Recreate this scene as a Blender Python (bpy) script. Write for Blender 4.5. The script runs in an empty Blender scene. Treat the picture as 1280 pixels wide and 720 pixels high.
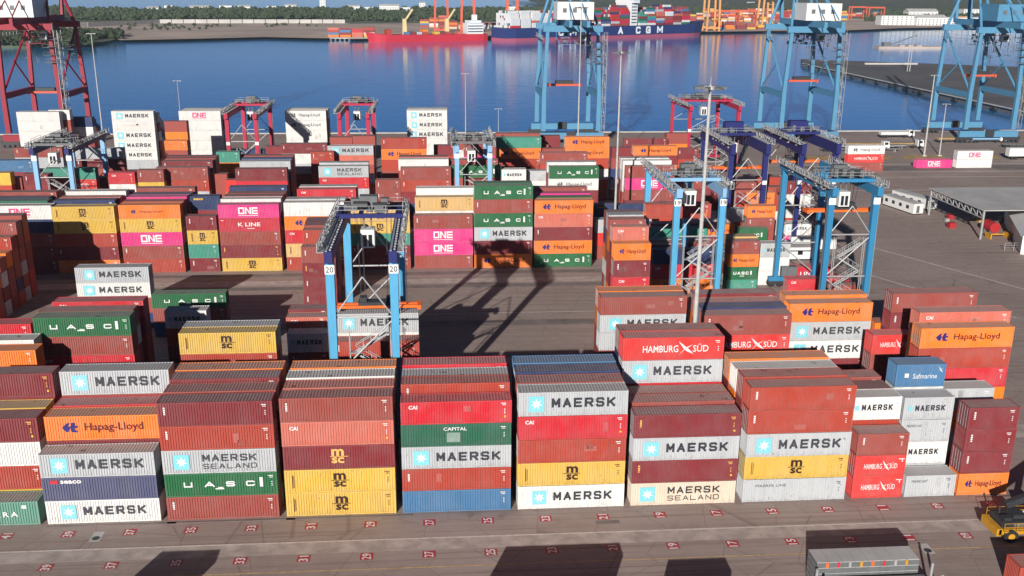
import bpy, bmesh, math, random
import numpy as np
from mathutils import Vector, Matrix

# ---------------------------------------------------------------- camera, world, sun, exposure
scene = bpy.context.scene
col = scene.collection
FPX, PITCH, YAW, ROLL, CH, CD = 1223.18, 0.300738, 0.0749555, 0.0067015, 57.224, 98.851
_cy, _sy = math.cos(YAW), math.sin(YAW)
_fw = np.array([_sy*math.cos(PITCH), _cy*math.cos(PITCH), -math.sin(PITCH)])
_rt = np.array([_cy, -_sy, 0.0]); _up = np.cross(_rt, _fw)
_c, _s = math.cos(ROLL), math.sin(ROLL)
_R, _U = _c*_rt+_s*_up, _c*_up-_s*_rt
CAM = np.array([0.0, -CD, CH])
def _ray(px, py): return _fw+(px-640)/FPX*_R+(360-py)/FPX*_U
def gz(px, py, z=0.0):
    v = _ray(px, py); return CAM+v*((z-CH)/v[2])
def gy(px, py, y):
    v = _ray(px, py); return CAM+v*((y+CD)/v[1])
def pr(P):
    q = np.asarray(P, float)-CAM; z = q@_fw
    return 640+FPX*(q@_R)/z, 360-FPX*(q@_U)/z, z
cam = bpy.data.objects.new('camera', bpy.data.cameras.new('camera'))
col.objects.link(cam)
cam.data.sensor_width = 36.0
cam.data.lens = FPX/1280*36.0
cam.data.clip_start = 1.0
cam.data.clip_end = 60000.0
cam.matrix_world = Matrix(((_R[0], _U[0], -_fw[0], CAM[0]), (_R[1], _U[1], -_fw[1], CAM[1]),
                           (_R[2], _U[2], -_fw[2], CAM[2]), (0, 0, 0, 1)))
scene.camera = cam
SUN_AZ, SUN_EL = math.radians(20.5), math.radians(19.0)      # shadows run 20.5 deg to the right of +Y
sd = Vector((-math.sin(SUN_AZ)*math.cos(SUN_EL), -math.cos(SUN_AZ)*math.cos(SUN_EL), math.sin(SUN_EL)))
world = bpy.data.worlds.new('World'); scene.world = world
world.use_nodes = True
wn = world.node_tree
sky = wn.nodes.new('ShaderNodeTexSky'); sky.sky_type = 'NISHITA'; sky.sun_disc = False
sky.sun_elevation = SUN_EL; sky.sun_rotation = math.atan2(sd.x, sd.y)
sky.air_density = 0.32; sky.dust_density = 0.05; sky.ozone_density = 2.5; sky.altitude = 10
bg = wn.nodes['Background']; bg.inputs['Strength'].default_value = 0.05
wn.links.new(sky.outputs[0], bg.inputs[0])
sl = bpy.data.lights.new('sun', 'SUN'); sl.energy = 4.9; sl.angle = math.radians(0.5); sl.color = (1.0, 0.955, 0.89)
so = bpy.data.objects.new('sun', sl); col.objects.link(so)
so.rotation_euler = (-sd).to_track_quat('-Z', 'Y').to_euler(); so.location = (0, 0, 300)
scene.view_settings.view_transform = 'Standard'; scene.view_settings.look = 'None'
scene.view_settings.exposure = 0.16; scene.view_settings.gamma = 1.0
scene.view_settings.use_curve_mapping = False
scene.render.engine = 'CYCLES'
scene.cycles.diffuse_bounces = 2

rnd = random.Random(7)
# ---------------------------------------------------------------- helpers
def tag(o, label=None, cat=None, group=None, kind=None):
    if label: o['label'] = label
    if cat: o['category'] = cat
    if group: o['group'] = group
    if kind: o['kind'] = kind
    return o
def empty(name, loc, rz=0.0, parent=None):
    o = bpy.data.objects.new(name, None); col.objects.link(o)
    o.location = loc; o.rotation_euler = (0, 0, rz); o.empty_display_size = 0.5
    if parent: o.parent = parent
    return o
def mobj(name, mesh, mat=None, parent=None, loc=(0, 0, 0), rz=0.0):
    o = bpy.data.objects.new(name, mesh); col.objects.link(o)
    o.location = loc; o.rotation_euler = (0, 0, rz)
    if mat is not None:
        if not mesh.materials: mesh.materials.append(None)
        o.material_slots[0].link = 'OBJECT'; o.material_slots[0].material = mat
    if parent: o.parent = parent
    return o
class MB:
    def __init__(s): s.v = []; s.f = []
    def box(s, x0, x1, y0, y1, z0, z1):
        b = len(s.v)
        s.v += [(x0, y0, z0), (x1, y0, z0), (x1, y1, z0), (x0, y1, z0), (x0, y0, z1), (x1, y0, z1), (x1, y1, z1), (x0, y1, z1)]
        s.f += [(b, b+3, b+2, b+1), (b+4, b+5, b+6, b+7), (b, b+1, b+5, b+4), (b+1, b+2, b+6, b+5), (b+2, b+3, b+7, b+6), (b+3, b, b+4, b+7)]
        return s
    def bar(s, p, q, w, h=None, w2=None, h2=None):
        h = h or w; w2 = w2 or w; h2 = h2 or h
        p, q = Vector(p), Vector(q); d = (q-p)
        if d.length < 1e-6: return s
        d.normalize()
        up = Vector((0, 0, 1)) if abs(d.z) < 0.9 else Vector((0, 1, 0))
        a = d.cross(up).normalized(); c = a.cross(d).normalized()
        b = len(s.v)
        for P, W, H in ((p, w, h), (q, w2, h2)):
            for i, j in ((-1, -1), (1, -1), (1, 1), (-1, 1)):
                s.v.append(tuple(P+a*(i*W/2)+c*(j*H/2)))
        s.f += [(b, b+1, b+2, b+3), (b+7, b+6, b+5, b+4), (b, b+4, b+5, b+1), (b+1, b+5, b+6, b+2), (b+2, b+6, b+7, b+3), (b+3, b+7, b+4, b)]
        return s
    def tube(s, p, q, r, r2=None, n=8):
        r2 = r if r2 is None else r2
        p, q = Vector(p), Vector(q); d = (q-p).normalized()
        up = Vector((0, 0, 1)) if abs(d.z) < 0.9 else Vector((0, 1, 0))
        a = d.cross(up).normalized(); c = a.cross(d).normalized()
        b = len(s.v)
        for P, R in ((p, r), (q, r2)):
            for i in range(n):
                t = 2*math.pi*i/n
                s.v.append(tuple(P+a*(R*math.cos(t))+c*(R*math.sin(t))))
        for i in range(n):
            j = (i+1) % n; s.f.append((b+i, b+j, b+n+j, b+n+i))
        s.f.append(tuple(b+n-1-i for i in range(n))); s.f.append(tuple(b+n+i for i in range(n)))
        return s
    def poly(s, pts):
        b = len(s.v); s.v += [tuple(p) for p in pts]; s.f.append(tuple(range(b, b+len(pts)))); return s
    def prism(s, pts, dz):
        b = len(s.v); n = len(pts)
        s.v += [tuple(p) for p in pts]+[(p[0], p[1], p[2]+dz) for p in pts]
        s.f.append(tuple(range(b+n-1, b-1, -1))); s.f.append(tuple(range(b+n, b+2*n)))
        for i in range(n):
            j = (i+1) % n; s.f.append((b+i, b+j, b+n+j, b+n+i))
        return s
    def mesh(s, name):
        m = bpy.data.meshes.new(name); m.from_pydata(s.v, [], s.f); m.update(); return m
    def build(s, name, mat, parent=None, loc=(0, 0, 0), rz=0.0):
        return mobj(name, s.mesh(name), mat, parent, loc, rz)

# ---------------------------------------------------------------- materials
def lin(c): return tuple(((v/255)/12.92 if v/255 <= 0.04045 else ((v/255+0.055)/1.055)**2.4) for v in c)
def nodes(name):
    m = bpy.data.materials.new(name); m.use_nodes = True
    nt = m.node_tree; return m, nt, nt.nodes['Principled BSDF']
def noise(nt, scale, detail=4.0, rough=0.55, vec=None, sc=None):
    n = nt.nodes.new('ShaderNodeTexNoise'); n.inputs['Scale'].default_value = scale
    n.inputs['Detail'].default_value = detail; n.inputs['Roughness'].default_value = rough
    if vec is not None:
        if sc:
            mp = nt.nodes.new('ShaderNodeMapping'); mp.inputs['Scale'].default_value = sc
            nt.links.new(vec, mp.inputs[0]); vec = mp.outputs[0]
        nt.links.new(vec, n.inputs['Vector'])
    return n.outputs['Fac']
def ramp(nt, fac, a, b, ca=(0, 0, 0, 1), cb=(1, 1, 1, 1)):
    r = nt.nodes.new('ShaderNodeValToRGB'); r.color_ramp.elements[0].position = a; r.color_ramp.elements[1].position = b
    r.color_ramp.elements[0].color = ca; r.color_ramp.elements[1].color = cb
    nt.links.new(fac, r.inputs[0]); return r.outputs[0]
def mixc(nt, fac, a, b, mode='MIX'):
    m = nt.nodes.new('ShaderNodeMix'); m.data_type = 'RGBA'; m.blend_type = mode
    for i, v in ((0, fac), (6, a), (7, b)):
        if isinstance(v, (int, float)): m.inputs[i].default_value = v
        elif isinstance(v, tuple): m.inputs[i].default_value = (*v[:3], 1)
        else: nt.links.new(v, m.inputs[i])
    return m.outputs[2]
def mth(nt, op, a, b=None):
    m = nt.nodes.new('ShaderNodeMath'); m.operation = op
    for i, v in ((0, a), (1, b)):
        if v is None: continue
        if isinstance(v, (int, float)): m.inputs[i].default_value = v
        else: nt.links.new(v, m.inputs[i])
    return m.outputs[0]
def paint(name, c, rough=0.55, var=0.25, metal=0.0, scale=0.6, dirt=(0.11, 0.08, 0.06), dirtamt=0.25):
    """painted steel: fading, streaks of grime, small per-object variation"""
    m, nt, p = nodes(name)
    tc = nt.nodes.new('ShaderNodeTexCoord'); oi = nt.nodes.new('ShaderNodeObjectInfo')
    off = nt.nodes.new('ShaderNodeVectorMath'); off.operation = 'ADD'
    sc = nt.nodes.new('ShaderNodeVectorMath'); sc.operation = 'SCALE'; sc.inputs[0].default_value = (37, 53, 71)
    nt.links.new(oi.outputs['Random'], sc.inputs['Scale'])
    nt.links.new(tc.outputs['Object'], off.inputs[0]); nt.links.new(sc.outputs[0], off.inputs[1])
    v = off.outputs[0]
    n1 = noise(nt, scale, 3, 0.6, v); n2 = noise(nt, 1.0, 5, 0.7, v, (2.6, 2.6, 0.35)); n3 = noise(nt, 3.5, 4, 0.6, v)
    base = mixc(nt, ramp(nt, n1, 0.3, 0.75), c, tuple(min(1, x*(1+var*0.5)+0.02*var) for x in c))
    base = mixc(nt, mth(nt, 'MULTIPLY', oi.outputs['Random'], var), base, tuple(x*0.55 for x in c))
    base = mixc(nt, mth(nt, 'MULTIPLY', ramp(nt, n2, 0.48, 0.78), dirtamt), base, dirt)
    base = mixc(nt, mth(nt, 'MULTIPLY', ramp(nt, n3, 0.66, 0.74), dirtamt*1.4), base, (0.13, 0.05, 0.025))
    nt.links.new(base, p.inputs['Base Color'])
    p.inputs['Roughness'].default_value = rough; p.inputs['Metallic'].default_value = metal
    p.inputs['Specular IOR Level'].default_value = 0.35
    return m
def flat(name, c, rough=0.6, metal=0.0, var=0.15, scale=1.5):
    m, nt, p = nodes(name)
    tc = nt.nodes.new('ShaderNodeTexCoord')
    n = noise(nt, scale, 4, 0.6, tc.outputs['Object'])
    nt.links.new(mixc(nt, ramp(nt, n, 0.3, 0.7), tuple(x*(1-var) for x in c), tuple(min(1, x*(1+var)) for x in c)), p.inputs['Base Color'])
    p.inputs['Roughness'].default_value = rough; p.inputs['Metallic'].default_value = metal
    return m
def roofmat(name, c, dusty=1.0):
    """container roof: bleached paint under dust, rust patches"""
    m, nt, p = nodes(name)
    tc = nt.nodes.new('ShaderNodeTexCoord'); oi = nt.nodes.new('ShaderNodeObjectInfo')
    off = nt.nodes.new('ShaderNodeVectorMath'); off.operation = 'ADD'
    sc = nt.nodes.new('ShaderNodeVectorMath'); sc.operation = 'SCALE'; sc.inputs[0].default_value = (31, 47, 73)
    nt.links.new(oi.outputs['Random'], sc.inputs['Scale'])
    nt.links.new(tc.outputs['Object'], off.inputs[0]); nt.links.new(sc.outputs[0], off.inputs[1])
    v = off.outputs[0]
    n1 = noise(nt, 0.5, 4, 0.6, v); n2 = noise(nt, 1.7, 5, 0.7, v); n3 = noise(nt, 0.8, 3, 0.5, v, (1, 1, 1))
    dust = mixc(nt, n2, (0.30, 0.25, 0.235), (0.47, 0.41, 0.395))
    amt = mth(nt, 'ADD', mth(nt, 'MULTIPLY', n1, 0.5), mth(nt, 'ADD', mth(nt, 'MULTIPLY', oi.outputs['Random'], 0.3), 0.22))
    amt = mth(nt, 'MULTIPLY', amt, dusty)
    base = mixc(nt, amt, c, dust)
    base = mixc(nt, mth(nt, 'MULTIPLY', ramp(nt, n3, 0.66, 0.72), 0.7), base, (0.09, 0.055, 0.045))
    nt.links.new(base, p.inputs['Base Color'])
    p.inputs['Roughness'].default_value = 0.75; p.inputs['Specular IOR Level'].default_value = 0.25
    return m

CC = dict(R=(166, 74, 64), D=(140, 40, 48), B=(186, 62, 40), S=(214, 112, 92), A=(214, 26, 46), H=(252, 132, 20), Y=(228, 186, 70),
          U=(22, 112, 64), T=(62, 158, 136), N=(36, 58, 108), L=(70, 126, 172), Q=(88, 92, 128), G=(194, 197, 200), W=(236, 234, 230),
          O=(234, 44, 138), X=(226, 48, 44), K=(208, 32, 60), C=(226, 208, 186), P=(224, 184, 116), E=(28, 104, 78), V=(104, 160, 140))
def cpaint(name, c, light=False):
    m, nt, p = nodes(name)
    tc = nt.nodes.new('ShaderNodeTexCoord'); oi = nt.nodes.new('ShaderNodeObjectInfo'); sp = nt.nodes.new('ShaderNodeSeparateXYZ')
    nt.links.new(tc.outputs['Object'], sp.inputs[0])
    off = nt.nodes.new('ShaderNodeVectorMath'); off.operation = 'ADD'
    sc = nt.nodes.new('ShaderNodeVectorMath'); sc.operation = 'SCALE'; sc.inputs[0].default_value = (37, 53, 71)
    # one value per container: parts share their position's noise through the world location
    nt.links.new(oi.outputs['Random'], sc.inputs['Scale'])
    nt.links.new(tc.outputs['Object'], off.inputs[0]); nt.links.new(sc.outputs[0], off.inputs[1]); v = off.outputs[0]
    g = sum(c)/3; pale = tuple(min(.85, x*.62+g*.30+.075) for x in c); deep = tuple(x*.62 for x in c)
    chalk = noise(nt, 0.32, 4, .6, v); band = noise(nt, 1.0, 3, .6, v, (.75, .75, .12)); fine = noise(nt, 5.0, 5, .7, v, (1, 1, .5)); streak = noise(nt, 1.0, 5, .75, v, (4.5, 4.5, .28)); spot = noise(nt, 2.3, 6, .75, v)
    base = mixc(nt, mth(nt, 'MULTIPLY', ramp(nt, chalk, .36, .68), .55), c, pale)
    base = mixc(nt, mth(nt, 'MULTIPLY', ramp(nt, band, .46, .68), .30), base, deep)
    base = mixc(nt, mth(nt, 'MULTIPLY', fine, .22), base, pale)
    base = mixc(nt, mth(nt, 'MULTIPLY', oi.outputs['Random'], .30), base, tuple(x*.70+.035 for x in c))
    low = ramp(nt, sp.outputs['Z'], .05, .75, (1, 1, 1, 1), (.25, .25, .25, 1))
    base = mixc(nt, mth(nt, 'MULTIPLY', mth(nt, 'MULTIPLY', ramp(nt, streak, .46, .74), low), .62), base, (.13, .088, .062))
    base = mixc(nt, mth(nt, 'MULTIPLY', ramp(nt, spot, .61, .68), .8 if light else .65), base, (.17, .065, .03))
    nt.links.new(base, p.inputs['Base Color'])
    p.inputs['Roughness'].default_value = .6; p.inputs['Specular IOR Level'].default_value = .3
    bm = nt.nodes.new('ShaderNodeBump'); bm.inputs['Strength'].default_value = .35; bm.inputs['Distance'].default_value = .06
    nt.links.new(noise(nt, 1.3, 3, .6, v), bm.inputs['Height']); nt.links.new(bm.outputs[0], p.inputs['Normal'])
    return m
CM = {k: cpaint('paint_'+k, tuple(.95*x for x in lin(v)), k in 'WGC') for k, v in CC.items()}
CR = {k: roofmat('roof_'+k, tuple(0.85*x for x in lin(v)), .55 if k in 'LNQ' else .9) for k, v in CC.items()}
M = {}
def worn(name, c, to, amt=.55):
    m, nt, p = nodes(name); tc = nt.nodes.new('ShaderNodeTexCoord'); oi = nt.nodes.new('ShaderNodeObjectInfo')
    n = noise(nt, 2.2, 6, .75, tc.outputs['Object']); n2 = noise(nt, .6, 3, .6, tc.outputs['Object'])
    f = mth(nt, 'ADD', mth(nt, 'MULTIPLY', ramp(nt, n, .5, .72), amt), mth(nt, 'MULTIPLY', mth(nt, 'MULTIPLY', oi.outputs['Random'], n2), amt*.8))
    nt.links.new(mixc(nt, f, c, to), p.inputs['Base Color']); p.inputs['Roughness'].default_value = .65; return m
M['black'] = worn('print_black', (0.022, 0.024, 0.034), (.2, .2, .21), .32); M['white'] = worn('print_white', (0.8, 0.8, 0.78), (.5, .42, .4), .35)
M['star'] = worn('print_star_blue', lin((120, 204, 218)), (.45, .5, .52), .45); M['navyp'] = flat('print_navy', lin((40, 34, 110)))
M['maroonp'] = flat('print_maroon', lin((92, 20, 30))); M['brown'] = flat('print_brown', lin((52, 18, 18)))
M['tan'] = flat('print_tan', lin((226, 176, 96))); M['pinkp'] = flat('print_pink', lin((214, 52, 120)))
M['redp'] = flat('print_red', lin((200, 40, 50))); M['greyp'] = flat('print_grey', (0.12, 0.12, 0.13)); M['yellowp'] = flat('print_yellow', lin((240, 190, 60)))
M['fade'] = flat('print_faded_patch', (0.22, 0.3, 0.26)); M['teald'] = flat('print_dark_teal', (0.03, 0.16, 0.15))
M['rtgblue'] = paint('crane_sky_blue', lin((84, 166, 208)), dirtamt=0.32, var=0.15); M['rtgpale'] = paint('crane_pale_blue', lin((136, 182, 220)), dirtamt=0.15, var=0.1)
M['rtgteal'] = paint('crane_mid_blue', lin((48, 128, 172)), dirtamt=0.3, var=0.1)
M['navy'] = paint('crane_navy', lin((34, 40, 104)), dirtamt=0.12, var=0.1); M['crimson'] = paint('crane_crimson', lin((178, 36, 70)), dirtamt=0.2, var=0.15)
M['stsblue'] = paint('quay_crane_blue', lin((84, 142, 176)), dirtamt=0.35, var=0.12); M['stsred'] = paint('quay_crane_red', lin((150, 38, 56)), dirtamt=0.3, var=0.15)
M['steel'] = flat('galvanised_steel', (0.42, 0.42, 0.42), 0.5, 0.2); M['dark'] = flat('dark_machinery', (0.035, 0.037, 0.042), 0.55)
M['mid'] = flat('grey_machinery', (0.14, 0.145, 0.15), 0.55); M['orange'] = paint('spreader_orange', lin((246, 110, 36)), dirtamt=0.3)
M['whitep'] = paint('white_panel', (0.74, 0.74, 0.72), var=0.06, dirtamt=0.15); M['glass'] = flat('window_glass', (0.02, 0.025, 0.03), 0.12)
M['rubber'] = flat('tyre_rubber', (0.02, 0.02, 0.02), 0.8); M['yellow'] = paint('machine_yellow', lin((206, 150, 34)), dirtamt=0.7)
M['wallgrey'] = flat('far_wall_render', (.52, .50, .47), .9, scale=.05); M['concretew'] = flat('pale_concrete', (0.5, 0.48, 0.45), 0.85, scale=0.2); M['redtank'] = paint('tank_red', lin((170, 40, 46)))
M['roofgrey'] = flat('sheet_roof_grey', (0.50, 0.48, 0.46), 0.6, scale=0.15); M['pole'] = flat('galvanised_pole', (0.46, 0.45, 0.43), 0.5)
M['hullred'] = paint('hull_red', lin((196, 40, 56)), scale=0.05, dirtamt=0.15); M['hullnavy'] = paint('hull_navy', lin((34, 52, 104)), scale=0.05, dirtamt=0.12)
M['hullpink'] = paint('boot_top_red', lin((176, 84, 104)), scale=0.05); M['cream'] = paint('ship_cream', lin((232, 206, 150)), scale=0.1)
M['craneor'] = paint('far_crane_orange', lin((206, 92, 66)), scale=0.05, var=0.1); M['craneyel'] = paint('far_crane_yellow', lin((214, 150, 86)), scale=0.05, var=0.1)
M['bark'] = flat('bark', (0.06, 0.045, 0.035), 0.9)

# ground materials
def groundmat():
    m, nt, p = nodes('yard_concrete')
    tc = nt.nodes.new('ShaderNodeTexCoord'); v = tc.outputs['Object']
    a = noise(nt, 0.035, 5, 0.6, v); b = noise(nt, 0.6, 6, 0.7, v); c = noise(nt, 0.5, 4, 0.6, v, (0.06, 1.1, 1)); d = noise(nt, 0.22, 3, 0.5, v)
    e = noise(nt, 9.0, 3, 0.6, v)
    base = mixc(nt, ramp(nt, a, 0.35, 0.65), (0.29, 0.24, 0.22), (0.42, 0.355, 0.33))
    base = mixc(nt, mth(nt, 'MULTIPLY', ramp(nt, c, 0.45, 0.7), 0.5), base, (0.19, 0.155, 0.145))
    base = mixc(nt, mth(nt, 'MULTIPLY', ramp(nt, b, 0.4, 0.8), 0.45), base, (0.50, 0.44, 0.41))
    base = mixc(nt, mth(nt, 'MULTIPLY', ramp(nt, d, 0.66, 0.76), 0.6), base, (0.12, 0.098, 0.092))
    base = mixc(nt, mth(nt, 'MULTIPLY', e, 0.25), base, (0.22, 0.19, 0.175))
    tr = noise(nt, 1.0, 5, .7, v, (.018, 1.6, 1)); base = mixc(nt, mth(nt, 'MULTIPLY', ramp(nt, tr, .53, .64), .6), base, (.13, .098, .086))
    vo = nt.nodes.new('ShaderNodeTexVoronoi'); vo.feature = 'DISTANCE_TO_EDGE'; vo.inputs['Scale'].default_value = .16; vo.inputs['Randomness'].default_value = .75; nt.links.new(v, vo.inputs['Vector'])
    base = mixc(nt, mth(nt, 'MULTIPLY', ramp(nt, vo.outputs['Distance'], .0, .012, (1, 1, 1, 1), (0, 0, 0, 1)), .55), base, (.10, .08, .072))
    oil = noise(nt, .45, 6, .8, v); base = mixc(nt, mth(nt, 'MULTIPLY', ramp(nt, oil, .64, .70), .7), base, (.07, .056, .052))
    base = mixc(nt, .30, base, (.37, .245, .20))
    nt.links.new(base, p.inputs['Base Color']); p.inputs['Roughness'].default_value = 0.9
    p.inputs['Specular IOR Level'].default_value = 0.2
    return m
M['ground'] = groundmat()
M['strip'] = flat('runway_concrete', (0.43, 0.355, 0.32), 0.9, var=0.28, scale=0.5); M['slabdark'] = flat('worn_asphalt', (0.19, 0.16, 0.15), 0.9, var=0.3, scale=0.25)
M['linew'] = flat('line_paint_worn', (0.62, 0.55, 0.50), 0.8, var=0.25, scale=1.5); M['liney'] = flat('line_yellow_worn', (0.55, 0.36, 0.16), 0.8, var=0.3, scale=1.5)
M['markred'] = worn('mark_red', lin((178, 30, 48)), (.26, .18, .16), .6); M['asphalt'] = flat('pier_asphalt', (0.115, 0.112, 0.118), 0.9, var=0.3, scale=0.03)
M['sand'] = flat('sand_fill', (0.46, 0.36, 0.30), 0.95, var=0.25, scale=0.012); M['landgreen'] = flat('scrub_land', (0.10, 0.12, 0.07), 0.95, var=0.4, scale=0.01)
M['ochre'] = flat('ochre_apron', (0.42, 0.27, 0.11), 0.9, var=0.35, scale=0.3)
def leafmat(name, c):
    m, nt, p = nodes(name)
    tc = nt.nodes.new('ShaderNodeTexCoord')
    n = noise(nt, 0.06, 5, 0.7, tc.outputs['Object']); n2 = noise(nt, 0.4, 3, 0.6, tc.outputs['Object'])
    b = mixc(nt, ramp(nt, n, 0.35, 0.65), tuple(x*0.6 for x in c), tuple(x*1.4 for x in c))
    b = mixc(nt, mth(nt, 'MULTIPLY', n2, 0.4), b, (0.07, 0.075, 0.03))
    nt.links.new(b, p.inputs['Base Color']); p.inputs['Roughness'].default_value = 0.85; p.inputs['Specular IOR Level'].default_value = 0.15
    return m
M['leaf'] = leafmat('far_foliage', (0.05, 0.075, 0.04)); M['mangrove'] = leafmat('mangrove_foliage', (0.035, 0.055, 0.03)); M['hill'] = leafmat('hill_scrub', (0.085, 0.10, 0.065))
def watermat():
    m, nt, p = nodes('harbour_water')
    tc = nt.nodes.new('ShaderNodeTexCoord'); v = tc.outputs['Object']
    a = noise(nt, 0.004, 4, 0.6, v); w1 = noise(nt, 0.9, 4, 0.6, v, (0.5, 1, 1)); w2 = noise(nt, 0.10, 3, 0.6, v, (0.6, 1, 1))
    nt.links.new(mixc(nt, a, (0.022, 0.31, 0.74), (0.04, 0.37, 0.84)), p.inputs['Base Color'])  # strong blue put into the base colour stands in for reflected sky
    p.inputs['Roughness'].default_value = 0.05; p.inputs['IOR'].default_value = 1.33; p.inputs['Specular IOR Level'].default_value = 0.35; p.inputs['Metallic'].default_value = 0.55
    bm = nt.nodes.new('ShaderNodeBump'); bm.inputs['Strength'].default_value = 0.10; bm.inputs['Distance'].default_value = 0.5
    nt.links.new(mth(nt, 'ADD', w1, mth(nt, 'MULTIPLY', w2, 2.0)), bm.inputs['Height']); nt.links.new(bm.outputs[0], p.inputs['Normal'])
    return m
M['water'] = watermat()

# ---------------------------------------------------------------- setting: ground, water, land
QY = 297.0          # quay edge
def sheet(name, pts, z, mat, kind='structure', parent=None):
    o = MB().poly([(x, y, z) for x, y in pts]).build(name, mat, parent)
    if kind and parent is None: tag(o, kind=kind)
    return o
yard = MB().prism([(-420, -160, -6), (500, -160, -6), (500, 330, -6), (284, 330, -6), (284, QY, -6), (-420, QY, -6)], 6.0).build('yard_ground', M['ground']); tag(yard, kind='structure')
sheet('harbour_water', [(-20000, 180), (20000, 180), (20000, 45000), (-20000, 45000)], -3.0, M['water'])
pier = MB().prism([(284, 326, -6), (520, 326, -6), (455, 628, -6), (300, 713, -6), (284, 664, -6)], 5.7).build('pier_ground', M['asphalt']); tag(pier, kind='structure')
# far shore
shore_px = [(-140, 66), (0, 60), (60, 59), (118, 57), (150, 51), (230, 50), (330, 47.5), (400, 49), (470, 48), (620, 46), (740, 43.5), (880, 39.5), (960, 38.5), (1040, 38.5), (1120, 35), (1290, 32), (1500, 30)]
sh = [gz(x, y, -3.0) for x, y in shore_px]
far_edge = [(3200, 3300), (1500, 3600)]+[tuple(gz(x, y, -.8)[:2]) for x, y in ((760, 6.5), (560, 10), (300, 11.5), (150, 11.5), (20, 10), (-200, 11))]
land = MB().prism([(p[0], p[1], -6) for p in sh]+[(x, y, -6) for x, y in far_edge], 5.2).build('far_shore_land', M['landgreen']); tag(land, kind='structure')
sandpts = [gz(x, y, -0.8) for x, y in [(150, 50.5), (230, 49), (330, 46.5), (400, 48), (436, 48), (436, 29), (200, 28), (120, 33), (128, 40)]]
sheet('sand_terrain', [(p[0], p[1]) for p in sandpts], -0.6, M['sand'])
bankpts = [gz(x, y, -0.8) for x, y in [(-60, 41), (118, 41), (128, 40), (120, 33), (200, 28), (-60, 28)]]
sheet('bank_terrain', [(p[0], p[1]) for p in bankpts], -0.62, M['sand'])
dock = [gz(x, y, -0.8) for x, y in [(436, 49.2), (620, 46.6), (740, 44), (880, 40), (960, 39), (1040, 39), (1120, 35.5), (1290, 32.5), (1290, 22), (900, 24), (436, 30)]]
sheet('far_dock_pavement', [(p[0], p[1]) for p in dock], -0.55, M['sand'])

# yard paint, strips and lines (children of the yard)
def strip(name, x0, x1, y0, y1, z, mat): return MB().box(x0, x1, y0, y1, z-0.003, z).build(name, mat, yard)
strip('runway_strip', -120, 110, -7.7, -5.4, 0.006, M['strip'])
strip('runway_line', -120, 110, -5.52, -5.32, 0.010, M['linew'])
strip('lane_line', -120, 110, -11.0, -10.86, 0.007, M['liney'])
strip('runway_strip', -130, 120, 14.6, 18.4, 0.006, M['strip'])
strip('runway_strip', -130, 56, 45.0, 47.5, 0.006, M['strip'])
strip('lane_line', -130, 56, 50.2, 50.4, 0.006, M['liney'])
strip('worn_lane', -130, 60, 63.0, 66.0, 0.005, M['slabdark'])
strip('lane_line', -130, 60, 70.0, 70.18, 0.006, M['linew'])
strip('worn_lane', -130, 60, 86.0, 88.2, 0.005, M['slabdark'])
strip('runway_strip', -150, 60, 89.2, 92.4, 0.006, M['strip'])
strip('runway_line', -150, 60, 92.6, 92.8, 0.006, M['slabdark'])
strip('worn_lane', -150, 60, 95.4, 97.6, 0.005, M['slabdark'])
for yy in (176, 196, 205, 219): strip('apron_line', 95, 330, yy, yy+0.5, 0.006, M['linew'])
strip('worn_lane', 120, 340, 208, 216, 0.005, M['slabdark'])
for k in range(5):
    m = MB(); x0 = 122+k*19.5
    m.poly([(x0, 229, 0.008), (x0+16, 229, 0.008), (x0+18, 236, 0.008), (x0+3, 237, 0.008)]); m.build('ochre_patch', M['ochre'], yard)
for yy in (262.6, 266.0, 288.4, 291.6): strip('crane_rail', -400, 284, yy, yy+0.25, 0.012, M['mid'])
for a, b in (((104, 62), (62, 140)), ((120, 70), (80, 150)), ((86, 52), (60, 96))):
    MB().bar((*a, 0.006), (*b, 0.006), 0.35, 0.004).build('lane_line', M['linew'], yard)
MB().box(-420, 284, QY-1.2, QY+0.05, 0.0, 0.35).build('quay_kerb', M['concretew'], yard)
for k in range(26): MB().box(-330+k*24, -327.6+k*24, QY+0.03, QY+1.2, -2.6, -0.5).build('fender', M['rubber'], yard)
MB().box(282.8, 284.1, 326, 664, -0.3, 0.1).build('quay_kerb', M['concretew'], pier)
for k in range(16): MB().box(282.2, 284.0, 345+k*20, 348+k*20, -2.6, -0.6).build('fender', M['rubber'], pier)

# ---------------------------------------------------------------- text
_txt = {}
def text_mesh(s, width, height, off=0.0, spacing=1.0, rot=False):
    key = (s, width, height, off, spacing)
    if key in _txt: return _txt[key]
    cu = bpy.data.curves.new('t', 'FONT'); cu.body = s; cu.size = 1.0; cu.offset = off; cu.space_character = spacing; cu.resolution_u = 2
    ob = bpy.data.objects.new('t', cu); col.objects.link(ob)
    dg = bpy.context.evaluated_depsgraph_get()
    me = bpy.data.meshes.new_from_object(ob.evaluated_get(dg))
    bpy.data.objects.remove(ob); bpy.data.curves.remove(cu)
    n = len(me.vertices); a = np.empty(n*3); me.vertices.foreach_get('co', a); a = a.reshape(-1, 3)
    mn, mx = a.min(0), a.max(0)
    sx = width/(mx[0]-mn[0]); sz = height/(mx[1]-mn[1])
    out = np.zeros_like(a); out[:, 0] = (a[:, 0]-(mn[0]+mx[0])/2)*sx; out[:, 2] = (a[:, 1]-(mn[1]+mx[1])/2)*sz
    me.vertices.foreach_set('co', out.ravel()); me.update(); me.materials.clear(); me.name = 'lettering_'+s.replace(' ', '_').lower()
    _txt[key] = me; return me
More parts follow.
